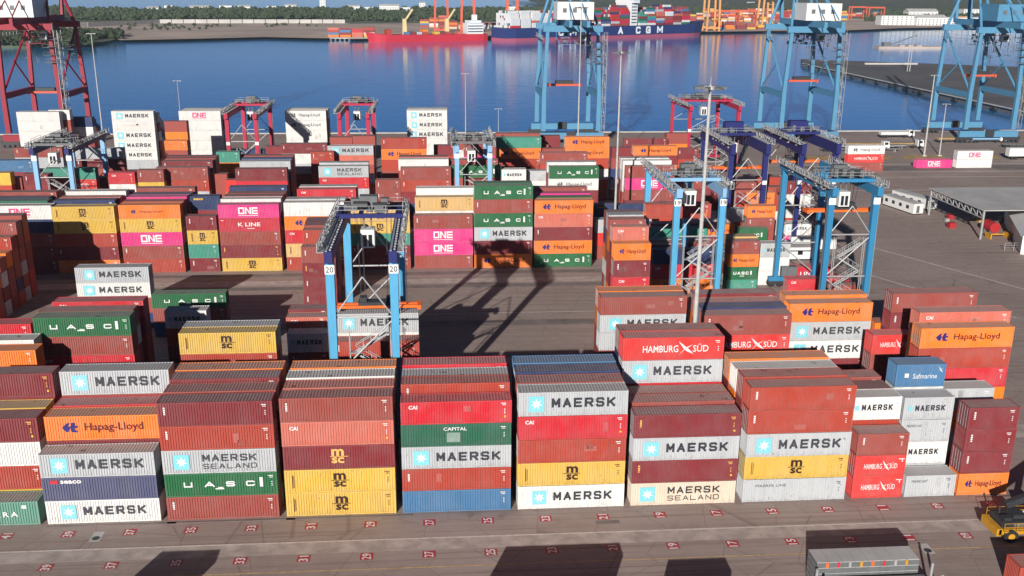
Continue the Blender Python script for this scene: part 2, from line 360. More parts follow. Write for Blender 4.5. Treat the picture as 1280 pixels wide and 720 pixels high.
STROKE = dict(M=[[(0, 0), (0, 1), (.5, .3), (1, 1), (1, 0)]], A=[[(0, 0), (.5, 1), (1, 0)], [(.22, .3), (.78, .3)]], E=[[(1, 1), (0, 1), (0, 0), (1, 0)], [(0, .5), (.88, .5)]],
              R=[[(0, 0), (0, 1), (.82, 1), (1, .86), (1, .6), (.82, .46), (0, .46)], [(.5, .46), (1, 0)]], S=[[(1, .86), (.84, 1), (.16, 1), (0, .86), (0, .66), (.16, .53), (.84, .47), (1, .34), (1, .14), (.84, 0), (.16, 0), (0, .14)]],
              K=[[(0, 0), (0, 1)], [(1, 1), (.12, .42)], [(.36, .58), (1, 0)]], L=[[(0, 1), (0, 0), (1, 0)]], N=[[(0, 0), (0, 1), (1, 0), (1, 1)]], D=[[(0, 0), (0, 1), (.75, 1), (1, .8), (1, .2), (.75, 0), (0, 0)]],
              U=[[(0, 1), (0, .16), (.16, 0), (.84, 0), (1, .16), (1, 1)]], C=[[(1, .84), (.84, 1), (.16, 1), (0, .84), (0, .16), (.16, 0), (.84, 0), (1, .16)]], G=[[(1, .84), (.84, 1), (.16, 1), (0, .84), (0, .16), (.16, 0), (1, 0), (1, .46), (.55, .46)]])
def stroke_mesh(s, width, height, wt=.23, gap=.30):
    key = ('stroke', s, width, height, wt)
    if key in _txt: return _txt[key]
    b = MB(); n = len(s); cw = width/(n+gap*(n-1)); t = height*wt; q = 0
    for i, ch in enumerate(s):
        x0 = -width/2+i*cw*(1+gap); w, h = cw-t, height-t
        for pl in STROKE[ch]:
            P = [(x0+t/2+x*w, -height/2+t/2+z*h) for x, z in pl]
            for (xa, za), (xb, zb) in zip(P, P[1:]):
                d = math.hypot(xb-xa, zb-za); ux, uz = (xb-xa)/d, (zb-za)/d; e_ = t*.42; nx, nz = -uz*t/2, ux*t/2; y = -.0006*(q % 9); q += 1
                xa, za, xb_, zb_ = xa-ux*e_, za-uz*e_, xb+ux*e_, zb+uz*e_
                b.poly([(xa-nx, y, za-nz), (xb_-nx, y, zb_-nz), (xb_+nx, y, zb_+nz), (xa+nx, y, za+nz)][::-1])
    m = b.mesh('lettering_'+s.lower()); _txt[key] = m; return m
_pm = {}
def poly_mesh(key, polys):
    if key not in _pm:
        b = MB()
        for p in polys: b.poly([(x, 0, z) for x, z in p])
        _pm[key] = b.mesh(key)
    return _pm[key]
def rect(w, h, cx=0, cz=0): return [(cx-w/2, cz-h/2), (cx+w/2, cz-h/2), (cx+w/2, cz+h/2), (cx-w/2, cz+h/2)]
def star_mesh(r):
    pts = []
    for i in range(14):
        t = math.pi/2+i*math.pi/7; q = r if i % 2 == 0 else r*0.42
        pts.append((q*math.cos(t), q*math.sin(t)))
    return poly_mesh('star%.2f' % r, [pts])
def swallow_mesh(w, h):
    return poly_mesh('bird%.2f' % w, [[(-w*.5, h*.55), (-w*.1, h*.2), (w*.12, h*.02), (w*.5, -h*.4), (w*.1, -h*.22), (-w*.12, -h*.05)],
                                       [(-w*.42, -h*.45), (-w*.1, -h*.08), (w*.1, h*.05), (w*.45, h*.3), (w*.12, h*.14), (-w*.05, h*.06)]])
def hl_mesh(w, h):
    return poly_mesh('hl%.2f' % w, [[(-w*.5, 0), (-w*.2, h*.42), (-w*.02, h*.5), (-w*.12, h*.12), (-w*.02, h*.1), (-w*.1, -h*.4), (-w*.26, -h*.46)],
                                     [(0, 0), (w*.12, h*.5), (w*.34, h*.5), (w*.28, h*.14), (w*.5, h*.2), (w*.42, -h*.06), (w*.24, -h*.08), (w*.3, -h*.3), (w*.46, -h*.36), (w*.38, -h*.5), (w*.06, -h*.46)]])
def one_mesh(w, h):
    t = h*0.2; lw = w/3.25; P = []
    def o(cx): return [rect(lw, t, cx, h/2-t/2), rect(lw, t, cx, -h/2+t/2), rect(t, h-2*t, cx-lw/2+t/2, 0), rect(t, h-2*t, cx+lw/2-t/2, 0)]
    P += o(-w/2+lw/2)[:3]+[rect(t, h*0.55, -w/2+lw-t/2, -h*.025)]
    P += [rect(t, h, -lw/2+t/2, 0), rect(t, h, lw/2-t/2, 0), [(-lw/2+t, h/2), (-lw/2+t, h/2-t*1.3), (lw/2-t, -h/2), (lw/2-t, -h/2+t*1.3)][::-1]]
    cx = w/2-lw/2
    P += [rect(lw, t, cx, h/2-t/2), rect(lw, t, cx, -h/2+t/2), rect(lw*0.95, t, cx, 0), rect(t, h-2*t, cx-lw/2+t/2, 0)]
    return poly_mesh('one%.2f_%.2f' % (w, h), P)
def u_shape(w, h):
    t = h*0.26
    return [rect(t, h, -w/2+t/2, 0), rect(t, h, w/2-t/2, 0), rect(w-2*t, t, 0, -h/2+t/2)]

# ---------------------------------------------------------------- container meshes
HH, HW_ = 2.80, 1.219
def corr(L, H, pitch, dep, horizontal=False):
    """trapezoidal corrugation in the XZ plane facing -Y (outer plane y=0, inner plane y=dep)"""
    b = MB(); n = max(2, int(round(L/pitch))); p = L/n
    xs = []
    for i in range(n):
        x = -L/2+i*p
        xs += [(x, 0), (x+p*.32, 0), (x+p*.5, dep), (x+p*.82, dep)]
    xs.append((L/2, 0))
    for x, y in xs: b.v += [(x, y, 0), (x, y, H)]
    for i in range(len(xs)-1):
        a = 2*i; b.f.append((a, a+2, a+3, a+1))
    return b
CMESH = {}
for Lk, L in ((20, 6.058), (40, 12.192)):
    side = corr(L-0.30, HH-0.30, 0.28, 0.085); side.v = [(x, y, z+0.17) for x, y, z in side.v]
    CMESH['side', Lk] = side.mesh('side_panel_%d' % Lk)
    rf = corr(L-0.24, 2*HW_-0.14, 0.34, 0.045)
    rf.v = [(x, z-(HW_-0.07), HH-0.03-y) for x, y, z in rf.v]
    CMESH['roof', Lk] = rf.mesh('roof_%d' % Lk)
    fr = MB(); w = 0.15
    for sx in (-1, 1):
        for sy in (-1, 1):
            x0, y0 = sx*(L/2-w/2), sy*(HW_-w/2)
            fr.box(x0-w/2, x0+w/2, y0-w/2, y0+w/2, 0.12, HH-0.12)
            for z0, z1 in ((0, 0.12), (HH-0.12, HH)):
                xc, yc = sx*(L/2-0.088), sy*(HW_-0.08)
                fr.box(xc-0.092, xc+0.092, yc-0.085, yc+0.085, z0, z1)
    for sy in (-1, 1):
        fr.box(-L/2+w, L/2-w, min(sy*(HW_-.003), sy*(HW_-.1)), max(sy*(HW_-.003), sy*(HW_-.1)), 0.02, 0.17)
        fr.box(-L/2+w, L/2-w, min(sy*(HW_-.003), sy*(HW_-.09)), max(sy*(HW_-.003), sy*(HW_-.09)), HH-0.13, HH-0.02)
    for sx in (-1, 1):
        fr.box(min(sx*(L/2-.003), sx*(L/2-.1)), max(sx*(L/2-.003), sx*(L/2-.1)), -HW_+w, HW_-w, 0.02, 0.18)
        fr.box(min(sx*(L/2-.003), sx*(L/2-.1)), max(sx*(L/2-.003), sx*(L/2-.1)), -HW_+w, HW_-w, HH-0.13, HH-0.02)
    fr.box(-L/2+.1, L/2-.1, -HW_+.1, HW_-.1, 0.06, 0.14)
    CMESH['frame', Lk] = fr.mesh('frame_%d' % Lk)
ew = corr(2*HW_-0.30, HH-0.31, 0.25, 0.045); ew.v = [(y, x, z+0.18) for x, y, z in ew.v]       # faces -X at x=0
CMESH['end'] = ew.mesh('end_wall')
dl = MB(); dw = HW_-0.16
for k in range(4):
    z0 = 0.19+k*0.605
    dl.box(0.03, 0.07, 0.0, dw, z0, z0+0.46)
    dl.box(0.0, 0.07, 0.0, dw, z0+0.46, z0+0.60)
CMESH['door'] = dl.mesh('door')
lb = MB()
for yy in (0.25, 0.78):
    lb.box(-0.035, 0.0, yy-0.02, yy+0.02, 0.1, HH-0.08); lb.box(-0.05, -0.03, yy-0.12, yy+0.14, 1.05, 1.10)
CMESH['bars'] = lb.mesh('locking_bar')
BX = {}
for Lk, L in ((20, 6.058), (40, 12.192)):
    b = MB().box(-L/2, L/2, -HW_, HW_, 0, HH-0.01); BX[Lk] = b

# container marks: list of (mesh, material, x, z) in container-local coordinates on the near side
def marks(kind, Lk):
    L = 12.192 if Lk == 40 else 6.058
    T = text_mesh; o = []
    big = Lk == 40
    idm = poly_mesh('serial%d' % Lk, [rect(.55, .09, 0, 0), rect(.4, .08, .05, -.2), rect(.12, .12, .12, -.75), rect(.12, .1, .12, -1.0), rect(.12, .1, .12, -1.2)])
    vert = poly_mesh('vertical_mark', [rect(.2, .2, 0, 0), rect(.24, .16, 0, -.26), rect(.2, .2, 0, -.5), rect(.22, .12, 0, -.74)])
    if kind == 'M':
        if big:
            o += [(poly_mesh('starsq', [rect(1.72, 1.78)]), M['star'], -3.95, 1.42), (star_mesh(.66), M['white'], -3.95, 1.42), (stroke_mesh('MAERSK', 7.05, 1.1), M['black'], 1.25, 1.52)]
        else: o += [(poly_mesh('starsq2', [rect(.5, .6)]), M['star'], -2.3, 1.45), (stroke_mesh('MAERSK', 3.7, .72), M['black'], .15, 1.5)]
    elif kind == 'MS':
        o += [(poly_mesh('starsq', [rect(1.72, 1.78)]), M['star'], -3.95, 1.42), (star_mesh(.66), M['white'], -3.95, 1.42),
              (stroke_mesh('MAERSK', 5.9, .85, .2), M['black'], 1.3, 1.86), (stroke_mesh('SEALAND', 5.9, .62, .15), M['black'], 1.3, .86)]
    elif kind == 'ML': o += [(T('MAERSK LINE', L*.31, .32, .0), M['black'], -L*.24, 2.05), (idm, M['greyp'], L/2-.9, 2.3)]
    elif kind == 'H':
        k = 1 if big else .5
        o += [(hl_mesh(1.75*k, 1.15*(k*.5+.5)), M['navyp'], -3.4*k, 1.5), (T('Hapag-Lloyd', 6.3*k, 1.15*(k*.4+.6), .012), M['maroonp'], 1.35*k, 1.42)]
    elif kind == 'HS_':       # orange with small lettering
        o += [(hl_mesh(1.0, .8), M['navyp'], -3.4, 1.5), (T('Hapag-Lloyd', 4.6, .5, .0), M['maroonp'], .2, 1.45)]
    elif kind == 'HW':
        o += [(hl_mesh(1.6, 1.1), M['greyp'], -3.6, 1.5), (T('Hapag-Lloyd', 6.4, 1.1, .012), M['greyp'], 1.2, 1.42)]
    elif kind in ('Y', 'YR'):
        mt = M['brown'] if kind == 'Y' else M['tan']; k = 1 if big else .75
        o += [(T('m', 1.35*k, .82, .03), mt, 0, 1.92), (poly_mesh('mscbar', [rect(2.0, .07)]), mt, 0, 1.44), (T('sc', 1.35*k, .72, .03), mt, 0, 1.0)]
        if kind == 'Y': o += [(poly_mesh('msctxt', [rect(.08, 1.6), rect(.06, 1.4, .18, 0)]), M['maroonp'], -L/2+.85, 1.4), (idm, M['maroonp'], L/2-.9, 2.35)]
    elif kind == 'U':
        if big:
            o += [(poly_mesh('letU', u_shape(.95, .62)), M['white'], -3.6, 1.42), (stroke_mesh('A', 1.1, .66, .24), M['white'], -1.35, 1.42), (stroke_mesh('S', .98, .64, .24), M['white'], .95, 1.42),
                  (stroke_mesh('C', .98, .64, .24), M['white'], 3.15, 1.42), (poly_mesh('uap', [rect(.34, 1.15)]), M['white'], 4.35, 1.55), (poly_mesh('uar', [rect(.95, .14), rect(.6, .1, .1, .16)]), M['white'], -.2, .86), (idm, M['white'], L/2-.7, 2.3)]
        else: o += [(stroke_mesh('UASC', 3.2, .66, .24), M['white'], -.3, 1.45), (poly_mesh('uap2', [rect(.3, .9)]), M['white'], 1.75, 1.5), (poly_mesh('uar2', [rect(.9, .14)]), M['white'], 0, .8)]
    elif kind in ('O', 'OW'):
        mt = M['white'] if kind == 'O' else M['pinkp']
        o += [(one_mesh(4.1, 1.45), mt, -.1, 1.55), (poly_mesh('onet', [rect(4.1, .1)]), mt, -.1, .55)]
    elif kind == 'X':
        k = 1 if big else .5
        o += [(T('HAMBURG', 4.3*k, .85*(k*.4+.6), .005), M['white'], -1.55*k, 1.4), (swallow_mesh(1.9*k, 1.7*(k*.3+.7)), M['white'], 1.55*k, 1.4), (T('SÜD', 1.9*k, 1.0*(k*.4+.6), .005), M['white'], 3.35*k, 1.48)]
        if big: o += [(idm, M['white'], L/2-.8, 2.3)]
        else: o += [(poly_mesh('xmk', [rect(.7, .1), rect(.1, .4, .1, -.2)]), M['white'], 2.5, 2.3)]
    elif kind == 'K':
        k = 1 if big else .62
        o += [(T('K LINE', 4.6*k, .8, .012), M['white'], .1, 1.45), (poly_mesh('kred%d' % Lk, [rect(.5, .12)]), M['white'], -L/2+.7, 2.3), (poly_mesh('ksub%d' % Lk, [rect(1.6*k, .1)]), M['white'], .3*k, .6)]
    elif kind == 'CAI': o += [(T('CAI', .95, .46, .03), M['white'], -L/2+1.25, 2.1), (idm, M['white'], L/2-.9, 2.4), (poly_mesh('yst', [rect(.22, .2)]), M['yellowp'], L/2-.75, .75)]
    elif kind == 'CAP': o += [(T('CAPITAL', 2.6, .42, .015), M['white'], -.2, 2.15), (poly_mesh('patch', [rect(1.5, 1.2)]), M['fade'], -.3, 1.1), (idm, M['white'], L/2-.9, 2.3)]
    elif kind == 'SEA': o += [(poly_mesh('seap', [rect(.9, .4)]), M['redp'], -L/2+1.3, 2.25), (T('seaco', 2.3, .42, .03), M['white'], -L/2+3.0, 2.25)]
    elif kind == 'SEAY': o += [(T('seaco', 1.9, .4, .02), M['yellowp'], -L/2+1.7, 2.3)]
    elif kind == 'SAF': o += [(T('Safmarine', 3.0, .62, .0), M['white'], .55, 1.35), (poly_mesh('safm', [rect(.5, .5)]), M['white'], -1.7, 1.45), (swallow_mesh(.6, .8), M['white'], 2.4, 2.1)]
    elif kind == 'PIC': o += [(T('ICARA', 4.2, .62, .02, 1.5), M['white'], 2.0, 1.35), (poly_mesh('pmk', [rect(.5, .4)]), M['white'], 4.6, 2.2)]
    elif kind == 'IND': o += [(T('INDIA', 2.6, .45, .0), M['greyp'], 0.0, 1.2), (poly_mesh('lotus', [[(-.6, 0), (-.3, .45), (0, .2), (.3, .6), (.6, .1), (.2, -.1)]]), M['greyp'], -.2, 1.9)]
    elif kind == 'HSW': o += [(T('HAMBURG SÜD', 5.6, .8, .01), M['redp'], .3, 1.35), (poly_mesh('hsq', [rect(.6, .7)]), M['greyp'], -4.6, 1.5)]
    elif kind == 'TEX': o += [(vert, M['white'], -L/2+.75, 2.15), (idm, M['white'], L/2-.9, 2.35)]
    elif kind == 'TEXY': o += [(vert, M['tan'], -L/2+.75, 2.15), (idm, M['tan'], L/2-.9, 2.35), (poly_mesh('yst', [rect(.22, .2)]), M['yellowp'], L/2-.7, .7)]
    elif kind == 'SER': o += [(idm, M['white'], L/2-.9, 2.35)]
    elif kind == 'RUST': o += [(poly_mesh('rp', [[(-.4, -.1), (.1, -.3), (.5, .1), (.1, .3)]]), M['brown'], 1.0, 1.8), (T('ALIANÇA', 5.2, .35, .0), M['tan'], -.6, 1.5)]
    return o
# code -> (paint, mark, look)
CODE = dict(Mg=('G', 'M', 'grey star-marked container'), Mw=('W', 'M', 'white star-marked container'), MS=('G', 'MS', 'grey two-line star-marked container'), MC=('C', 'MS', 'cream two-line star-marked container'),
            ML=('G', 'ML', 'pale grey small-lettered container'), H=('H', 'H', 'orange container'), Hs=('H', 'HS_', 'orange small-lettered container'), HW=('W', 'HW', 'white dark-lettered container'),
            Y=('Y', 'Y', 'yellow container'), YR=('D', 'YR', 'maroon tan-lettered container'), YP=('P', 'Y', 'tan container'), U=('U', 'U', 'green wide-lettered container'), O=('O', 'O', 'magenta container'), OW=('W', 'OW', 'white pink-lettered container'),
            X=('X', 'X', 'red swallow-emblem container'), K=('K', 'K', 'crimson white-lettered container'), A=('A', 'CAI', 'bright red container'), S=('S', 'CAI', 'salmon container'), E=('E', 'CAP', 'dark green container'),
            Q=('Q', 'SEA', 'slate blue container'), L=('L', 'SER', 'sky blue container'), Ls=('L', 'SEA', 'blue white-lettered container'), N=('N', 'SEAY', 'navy container'), F=('L', 'SAF', 'blue script-lettered container'), V=('V', 'PIC', 'teal green container'),
            W=('W', 'SER', 'plain white container'), Wi=('W', 'IND', 'white emblem container'), WH=('W', 'HSW', 'white red-lettered container'), Wr=('W', 'RUST', 'rust-spotted white container'), G=('G', 'SER', 'plain grey container'),
            R=('R', 'TEX', 'rust red container'), Rp=('R', 'SER', 'plain rust red container'), D=('D', 'TEX', 'maroon container'), Dy=('D', 'TEXY', 'yellow-marked maroon container'), B=('B', 'TEX', 'brick red container'), Bp=('B', 'SER', 'plain brick red container'),
            T=('T', 'SER', 'turquoise container'), P=('P', 'SER', 'plain tan container'), Ap=('A', 'SER', 'plain bright red container'), Hp=('H', 'SER', 'plain orange container'), Gn=('N', 'SER', 'plain navy container'), Yp=('Y', 'SER', 'plain mustard container'))
FILL = ['Rp', 'D', 'Bp', 'R', 'Rp', 'G', 'Gn', 'Bp', 'W', 'Rp', 'D', 'Hp']
BOX = []        # dict(zone, x (left), y (front), z, L, h, code, stack id, tier index from top)
_sid = [0]
def put(zone, X, Y, L, h, codes_td, n=None):
    """a stack; codes from the top down, padded to n tiers"""
    n = n or len(codes_td); codes = list(codes_td)[:n]
    while len(codes) < n: codes.append(rnd.choice(FILL))
    _sid[0] += 1
    for t, c in enumerate(codes):
        BOX.append(dict(zone=zone, x=X, y=Y, z=(n-1-t)*(h+0.006)+0.02, L=L, h=h, code=c, sid=_sid[0], tier=t, n=n))
def S(zone, Y, xl, yt, codes, L=40, right=False, n=None):
    P = gy(xl, yt, Y); X = P[0]-(12.192 if L == 40 else 6.058) if right else P[0]
    zt = max(2.5, P[2]); nn = n or max(1, int(round(zt/2.78))); h = min(2.93, max(2.5, (zt-.02)/nn))
    put(zone, X, Y, L, h, codes.split(), nn)
AX = [-43.73+13.0*i for i in range(-1, 8)]
def A(k, i, h, codes, n=None): put('A', AX[i+1], 2.8*k, 40, h, codes.split(), n)
def A2(k, j, h, codes, n=None): put('A', 47.3+6.42*j, 2.8*k, 20, h, codes.split(), n)
# ---- nearest block, codes top-down
A(0, -1, 2.85, 'V'); A(1, -1, 2.88, 'Dy Wi B Y'); A(2, -1, 2.88, 'Yp', 4); A(3, -1, 2.9, 'Dy', 5)
A(0, 0, 2.81, 'Mg Q Mw'); A(1, 0, 2.9, 'H', 4); A(2, 0, 2.92, 'Ap', 4); A(3, 0, 2.93, 'Mg', 5)
A(0, 1, 2.83, 'D B MS U R'); A(1, 1, 2.84, 'Rp', 5); A(2, 1, 2.91, 'D', 5); A(3, 1, 2.91, 'Hp', 5)
A(0, 2, 2.87, 'R S YR Y Y'); A(1, 2, 2.87, 'S', 5); A(2, 2, 2.885, 'W', 5); A(3, 2, 2.9, 'Hp', 5)
A(0, 3, 2.71, 'A E Mg B L'); A(1, 3, 2.9, 'B', 5); A(2, 3, 2.86, 'G', 5); A(3, 3, 2.92, 'Ap', 5)
A(0, 4, 2.87, 'Mg A Bp Y Mw'); A(1, 4, 2.87, 'Rp', 5); A(2, 4, 2.9, 'N', 5); A(3, 4, 2.91, 'Ls', 5)
A(0, 5, 2.83, 'Dy Mg Dy MC'); A(1, 5, 2.91, 'R', 4); A(2, 5, 2.88, 'Rp', 4); A(3, 5, 2.9, 'X Mg Ap', 6); A(4, 5, 2.89, 'Rp N', 6)
A(0, 6, 2.87, 'B B Mg Y ML'); A(1, 6, 2.89, 'Bp', 5); A(2, 6, 2.87, 'W', 5); A(3, 6, 2.9, 'Hp', 5)
A2(0, 0, 2.76, 'R X X'); A2(1, 0, 2.9, 'Mw', 4); A2(2, 0, 2.87, 'R', 4); A2(3, 0, 2.95, 'Rp', 4)
A2(0, 1, 2.75, 'ML'); A2(1, 1, 2.85, 'Mg ML Mw G'); A2(2, 1, 2.88, 'F W', 5)
A2(0, 2, 2.8, 'D D D H'); A2(2, 2, 2.8, 'G', 4)
S('A', 12.8, 1152, 411, 'H Bp Ap H', n=6); S('A', 15.7, 1150.5, 391, 'S H Yp')
# ---- second block
S('B', 25.8, 1118, 368, 'R D N', n=6)
S('B', 24.8, 880.6, 394.5, 'R X'); S('B', 27.7, 876, 385, 'Gn'); S('B', 30.6, 872, 378, 'S'); S('B', 33.5, 868, 367, 'D')
S('B', 29.2, 751, 372, 'Rp Mg G'); S('B', 32.0, 748, 364.5, 'H H'); S('B', 30.0, 987.5, 380, 'H Mg Mw D'); S('B', 32.9, 982, 369.5, 'H')
S('B', 23.5, 1091, 419, 'X Rp', L=20); S('B', 29.0, 1094, 404, 'H', L=20)
S('B', 21.4, 223, 417, 'Y', n=5); S('B', 24.3, 228, 409, 'G', n=5)
S('B', 24.4, 40.5, 398, 'U R A', n=6); S('B', 27.3, 47, 390, 'Rp', n=6); S('B', 33.0, 65, 378, 'A', n=6)
S('B', 18.8, 44, 438, 'Hp', right=True); S('B', 21.6, 42, 425, 'W', right=True); S('B', 27.2, 38, 405, 'Ap', right=True)
S('B', 36.0, 416.3, 389, 'Mg W', n=4); S('B', 33.0, 416, 427.5, 'B', n=3)
S('B', 36.2, 358.4, 415, 'Mw R', L=20); S('B', 39.0, 357, 397, 'S', L=20); S('B', 42.0, 360, 387, 'D', L=20); S('B', 41.0, 205, 389, 'Mw', L=20)
# ---- block behind crane 20
S('Q', 65.2, 92.7, 335, 'Mg Mw R', n=4); S('Q', 60.5, 189, 372, 'U Rp'); S('Q', 74.0, 376, 307, 'R Dy D D', L=20); S('Q', 76.9, 378, 288, 'B', L=20); S('Q', 79.8, 380, 282, 'Rp', L=20); S('Q', 82.7, 381, 278, 'D', L=20); S('Q', 85.6, 382.5, 275, 'Rp', L=20)

for Yq, zq, nq, cq in ((66.8, 8.2, 3, 'Gn'), (69.7, 8.4, 3, 'Hp'), (72.6, 10.6, 4, 'Rp'), (75.5, 10.9, 4, 'H'), (78.4, 13.1, 5, 'B'), (81.3, 15.2, 6, 'R'), (84.2, 15.8, 6, 'Rp')):
    put('Q', -77.4-12.192, Yq, 40, zq/nq-.008, [cq], nq)
S('Q', 53.5, 768, 305, 'H D A', L=20); S('Q', 56.4, 766, 284, 'S', L=20); S('Q', 59.3, 763, 275, 'R H', L=20); S('Q', 62.1, 761, 269, 'G', L=20); S('Q', 65.0, 758, 266, 'Rp Gn H', L=20)
# ---- long middle block
CY = 99.7
S('C', CY, 63, 257, 'OW N R', right=True); S('C', CY, 63.7, 258.7, 'Y Y Bp D'); S('C', CY, 147, 256.7, 'Hs Y O R B'); S('C', CY, 231.5, 266.7, 'D Y T D K', L=20)
S('C', CY, 271.7, 256.2, 'O K Rp Dy Y'); S('C', CY, 354, 253.5, 'W H A YP B'); S('C', CY, 437, 262, 'YP Y T D R'); S('C', CY, 517, 269.8, 'R O O Rp', n=4)
S('C', CY, 592.4, 231.8, 'U R U Mg D H', n=6); S('C', CY, 669, 250.9, 'H S D H U', n=5)
k = 2.85
S('C', CY+k, 66, 250.5, 'Gn'); S('C', CY+2*k, 74, 246, 'S'); S('C', CY+3*k, 82, 239.5, 'W'); S('C', CY+4*k, 90, 237, 'Rp')
S('C', CY+k, 59, 250, 'E', right=True); S('C', CY+2*k, 60, 245, 'Gn', right=True); S('C', CY+3*k, 70, 240, 'Rp', right=True); S('C', CY+4*k, 75, 237, 'D', right=True)
S('C', CY+k, 153, 252, 'R'); S('C', CY+2*k, 158, 245.5, 'O'); S('C', CY+3*k, 164, 239.5, 'Gn'); S('C', CY+4*k, 170, 235.5, 'Rp')
S('C', CY+2*k, 237, 244, 'N', L=20); S('C', CY+k, 275.5, 248.5, 'W'); S('C', CY+2*k, 279, 243, 'Rp'); S('C', CY+3*k, 283, 238.5, 'Rp'); S('C', CY+4*k, 286, 234, 'Gn')
S('C', CY+k, 357, 249, 'G'); S('C', CY+2*k, 371, 237, 'A'); S('C', CY+3*k, 374, 233.5, 'W')
S('C', CY+k, 518.5, 241, 'YP W', n=5); S('C', CY+2*k, 520, 235.5, 'W'); S('C', CY+k, 592.2, 228, 'U'); S('C', CY+k, 668, 247, 'U'); S('C', CY+2*k, 667, 241, 'O'); S('C', CY+3*k, 664, 235, 'Rp')
S('C', CY+2*k, 745, 272, 'G X R')
S('C', 79.8, 816, 311.5, 'Gn A H'); S('C', 85.0, 814, 303, 'Rp'); S('C', 87.9, 812, 296, 'G'); S('C', 91.5, 810, 286, 'T'); S('C', 94.5, 808, 280, 'Rp')
S('C', 80.0, 911.7, 302, 'R H U T', L=20); S('C', 83.0, 909, 296, 'P', L=20); S('C', 84.0, 952, 305, 'Mg W W W', L=20); S('C', 96.0, 925, 283, 'U R B D', L=20); S('C', 93.0, 879, 281, 'H D R', L=20); S('C', 100.0, 935, 258, 'H R', L=20); S('C', 103.0, 910, 262, 'G Rp', L=20)
S('C', 86.5, 970.8, 329, 'K D R'); S('C', 78.5, 985, 349, 'A R'); S('C', 74.0, 1040, 352, 'R', L=20); 
S('C', 120.0, 742, 251, 'N', n=3); S('C', 122.0, 783, 250, 'Ap R', L=20); 
S('C', 124.0, 915, 229, 'R D', L=20); S('C', 122.0, 937, 241, 'H', L=20); S('C', 126.9, 900, 236, 'G Rp', L=20); S('C', 112.0, 985, 276, 'Mw O', L=20); S('C', 122.5, 955, 236, 'R B', L=20); S('C', 130.0, 985, 228, 'D W', L=20); S('C', 128.0, 872, 222, 'R D', L=20); S('C', 132.0, 948, 222, 'B D', L=20); S('C', 117.0, 1006, 262, 'D', L=20)
# ---- block beyond the middle
DY = 137.0
S('D', DY, 135, 216, 'A W', L=20); S('D', DY, 171, 213, 'R Y', L=20); S('D', DY, 190.5, 211, 'R B'); S('D', DY+k, 195, 206, 'D'); S('D', DY+2*k, 200, 202.5, 'Rp'); S('D', DY+3*k, 203, 199.5, 'D')
S('D', DY, 293.6, 209, 'D A'); S('D', DY+k, 297, 204, 'G'); S('D', DY+2*k, 300, 200, 'Gn'); S('D', DY+3*k, 303, 196.5, 'Rp'); S('D', DY+1, 280, 227, 'X', L=20)
S('D', DY+6, 398, 208, 'MS A'); S('D', DY+9, 399, 203.5, 'G'); S('D', DY, 495, 209.5, 'R B'); S('D', DY+k, 498, 199.5, 'W'); S('D', DY+2*k, 499, 196, 'Rp'); S('D', DY, 469, 225, 'R', L=20)
S('D', DY+2, 562, 207, 'U R'); S('D', DY+5, 561, 200, 'Rp'); S('D', DY+2, 627, 212, 'Mw', L=20); S('D', DY+5, 660, 214, 'G', L=20)
S('D', DY, 687, 208, 'U HW'); S('D', DY+k, 684, 203, 'W'); S('D', DY+2*k, 676, 193, 'R'); S('D', DY, 783, 206, 'R O'); S('D', DY+k, 779, 201, 'W'); S('D', DY+2*k, 776, 198, 'W')
S('D', DY-3, 12, 215, 'Y', right=True); S('D', DY-2, 23, 224, 'Rp', right=True); S('D', DY+8, 54, 211, 'T X'); S('D', DY+14, 41, 199, 'L D', right=True); S('D', DY, 28, 218, 'D D', L=20); S('D', DY+12, 112, 222, 'D R', L=20)
S('D', DY+1, 247, 222, 'Rp Rp', L=20)
# ---- block near the quay
EY = 166.0
S('E', EY, 407, 182.5, 'Mg S'); S('E', EY-3, 388, 190, 'B', L=20); S('E', EY, 476, 173, 'B H'); S('E', EY+4, 437, 170.5, 'R', L=20); S('E', EY+4, 412, 172, 'R', L=20)
S('E', EY, 620.5, 170.6, 'T H B'); S('E', EY+k, 620, 167, 'R'); S('E', EY, 705.6, 170, 'H H B'); S('E', EY+3, 660, 181, 'R R', L=20); S('E', EY+5, 673, 172, 'D D', L=20); S('E', EY, 678, 186, 'Rp', L=20)
S('E', EY-3, 792, 183, 'H D'); S('E', EY+4, 780.5, 173.5, 'D'); S('E', EY, 765, 184, 'D R', L=20); S('E', EY-2, 846, 186, 'D', L=20); S('E', EY+6, 832, 165, 'R', L=20)
S('E', EY, 351, 180, 'D W G'); S('E', EY+5, 332, 182, 'D', L=20); S('E', EY+8, 300, 190, 'Gn', L=20); S('E', EY+2, 297, 194, 'R', L=20); S('E', EY-2, 270, 190, 'T Hp', L=20)
S('E', EY, 17, 185, 'R'); S('E', EY-6, 92, 186, 'G D'); S('E', EY+8, 542, 182, 'D', L=20); S('E', EY+3, 580, 181, 'R O'); S('E', EY+8, 574, 176, 'Rp')
S('E', EY+8, 205, 176, 'Hp R', L=20); S('E', EY+14, 205, 152, 'R H', L=20)
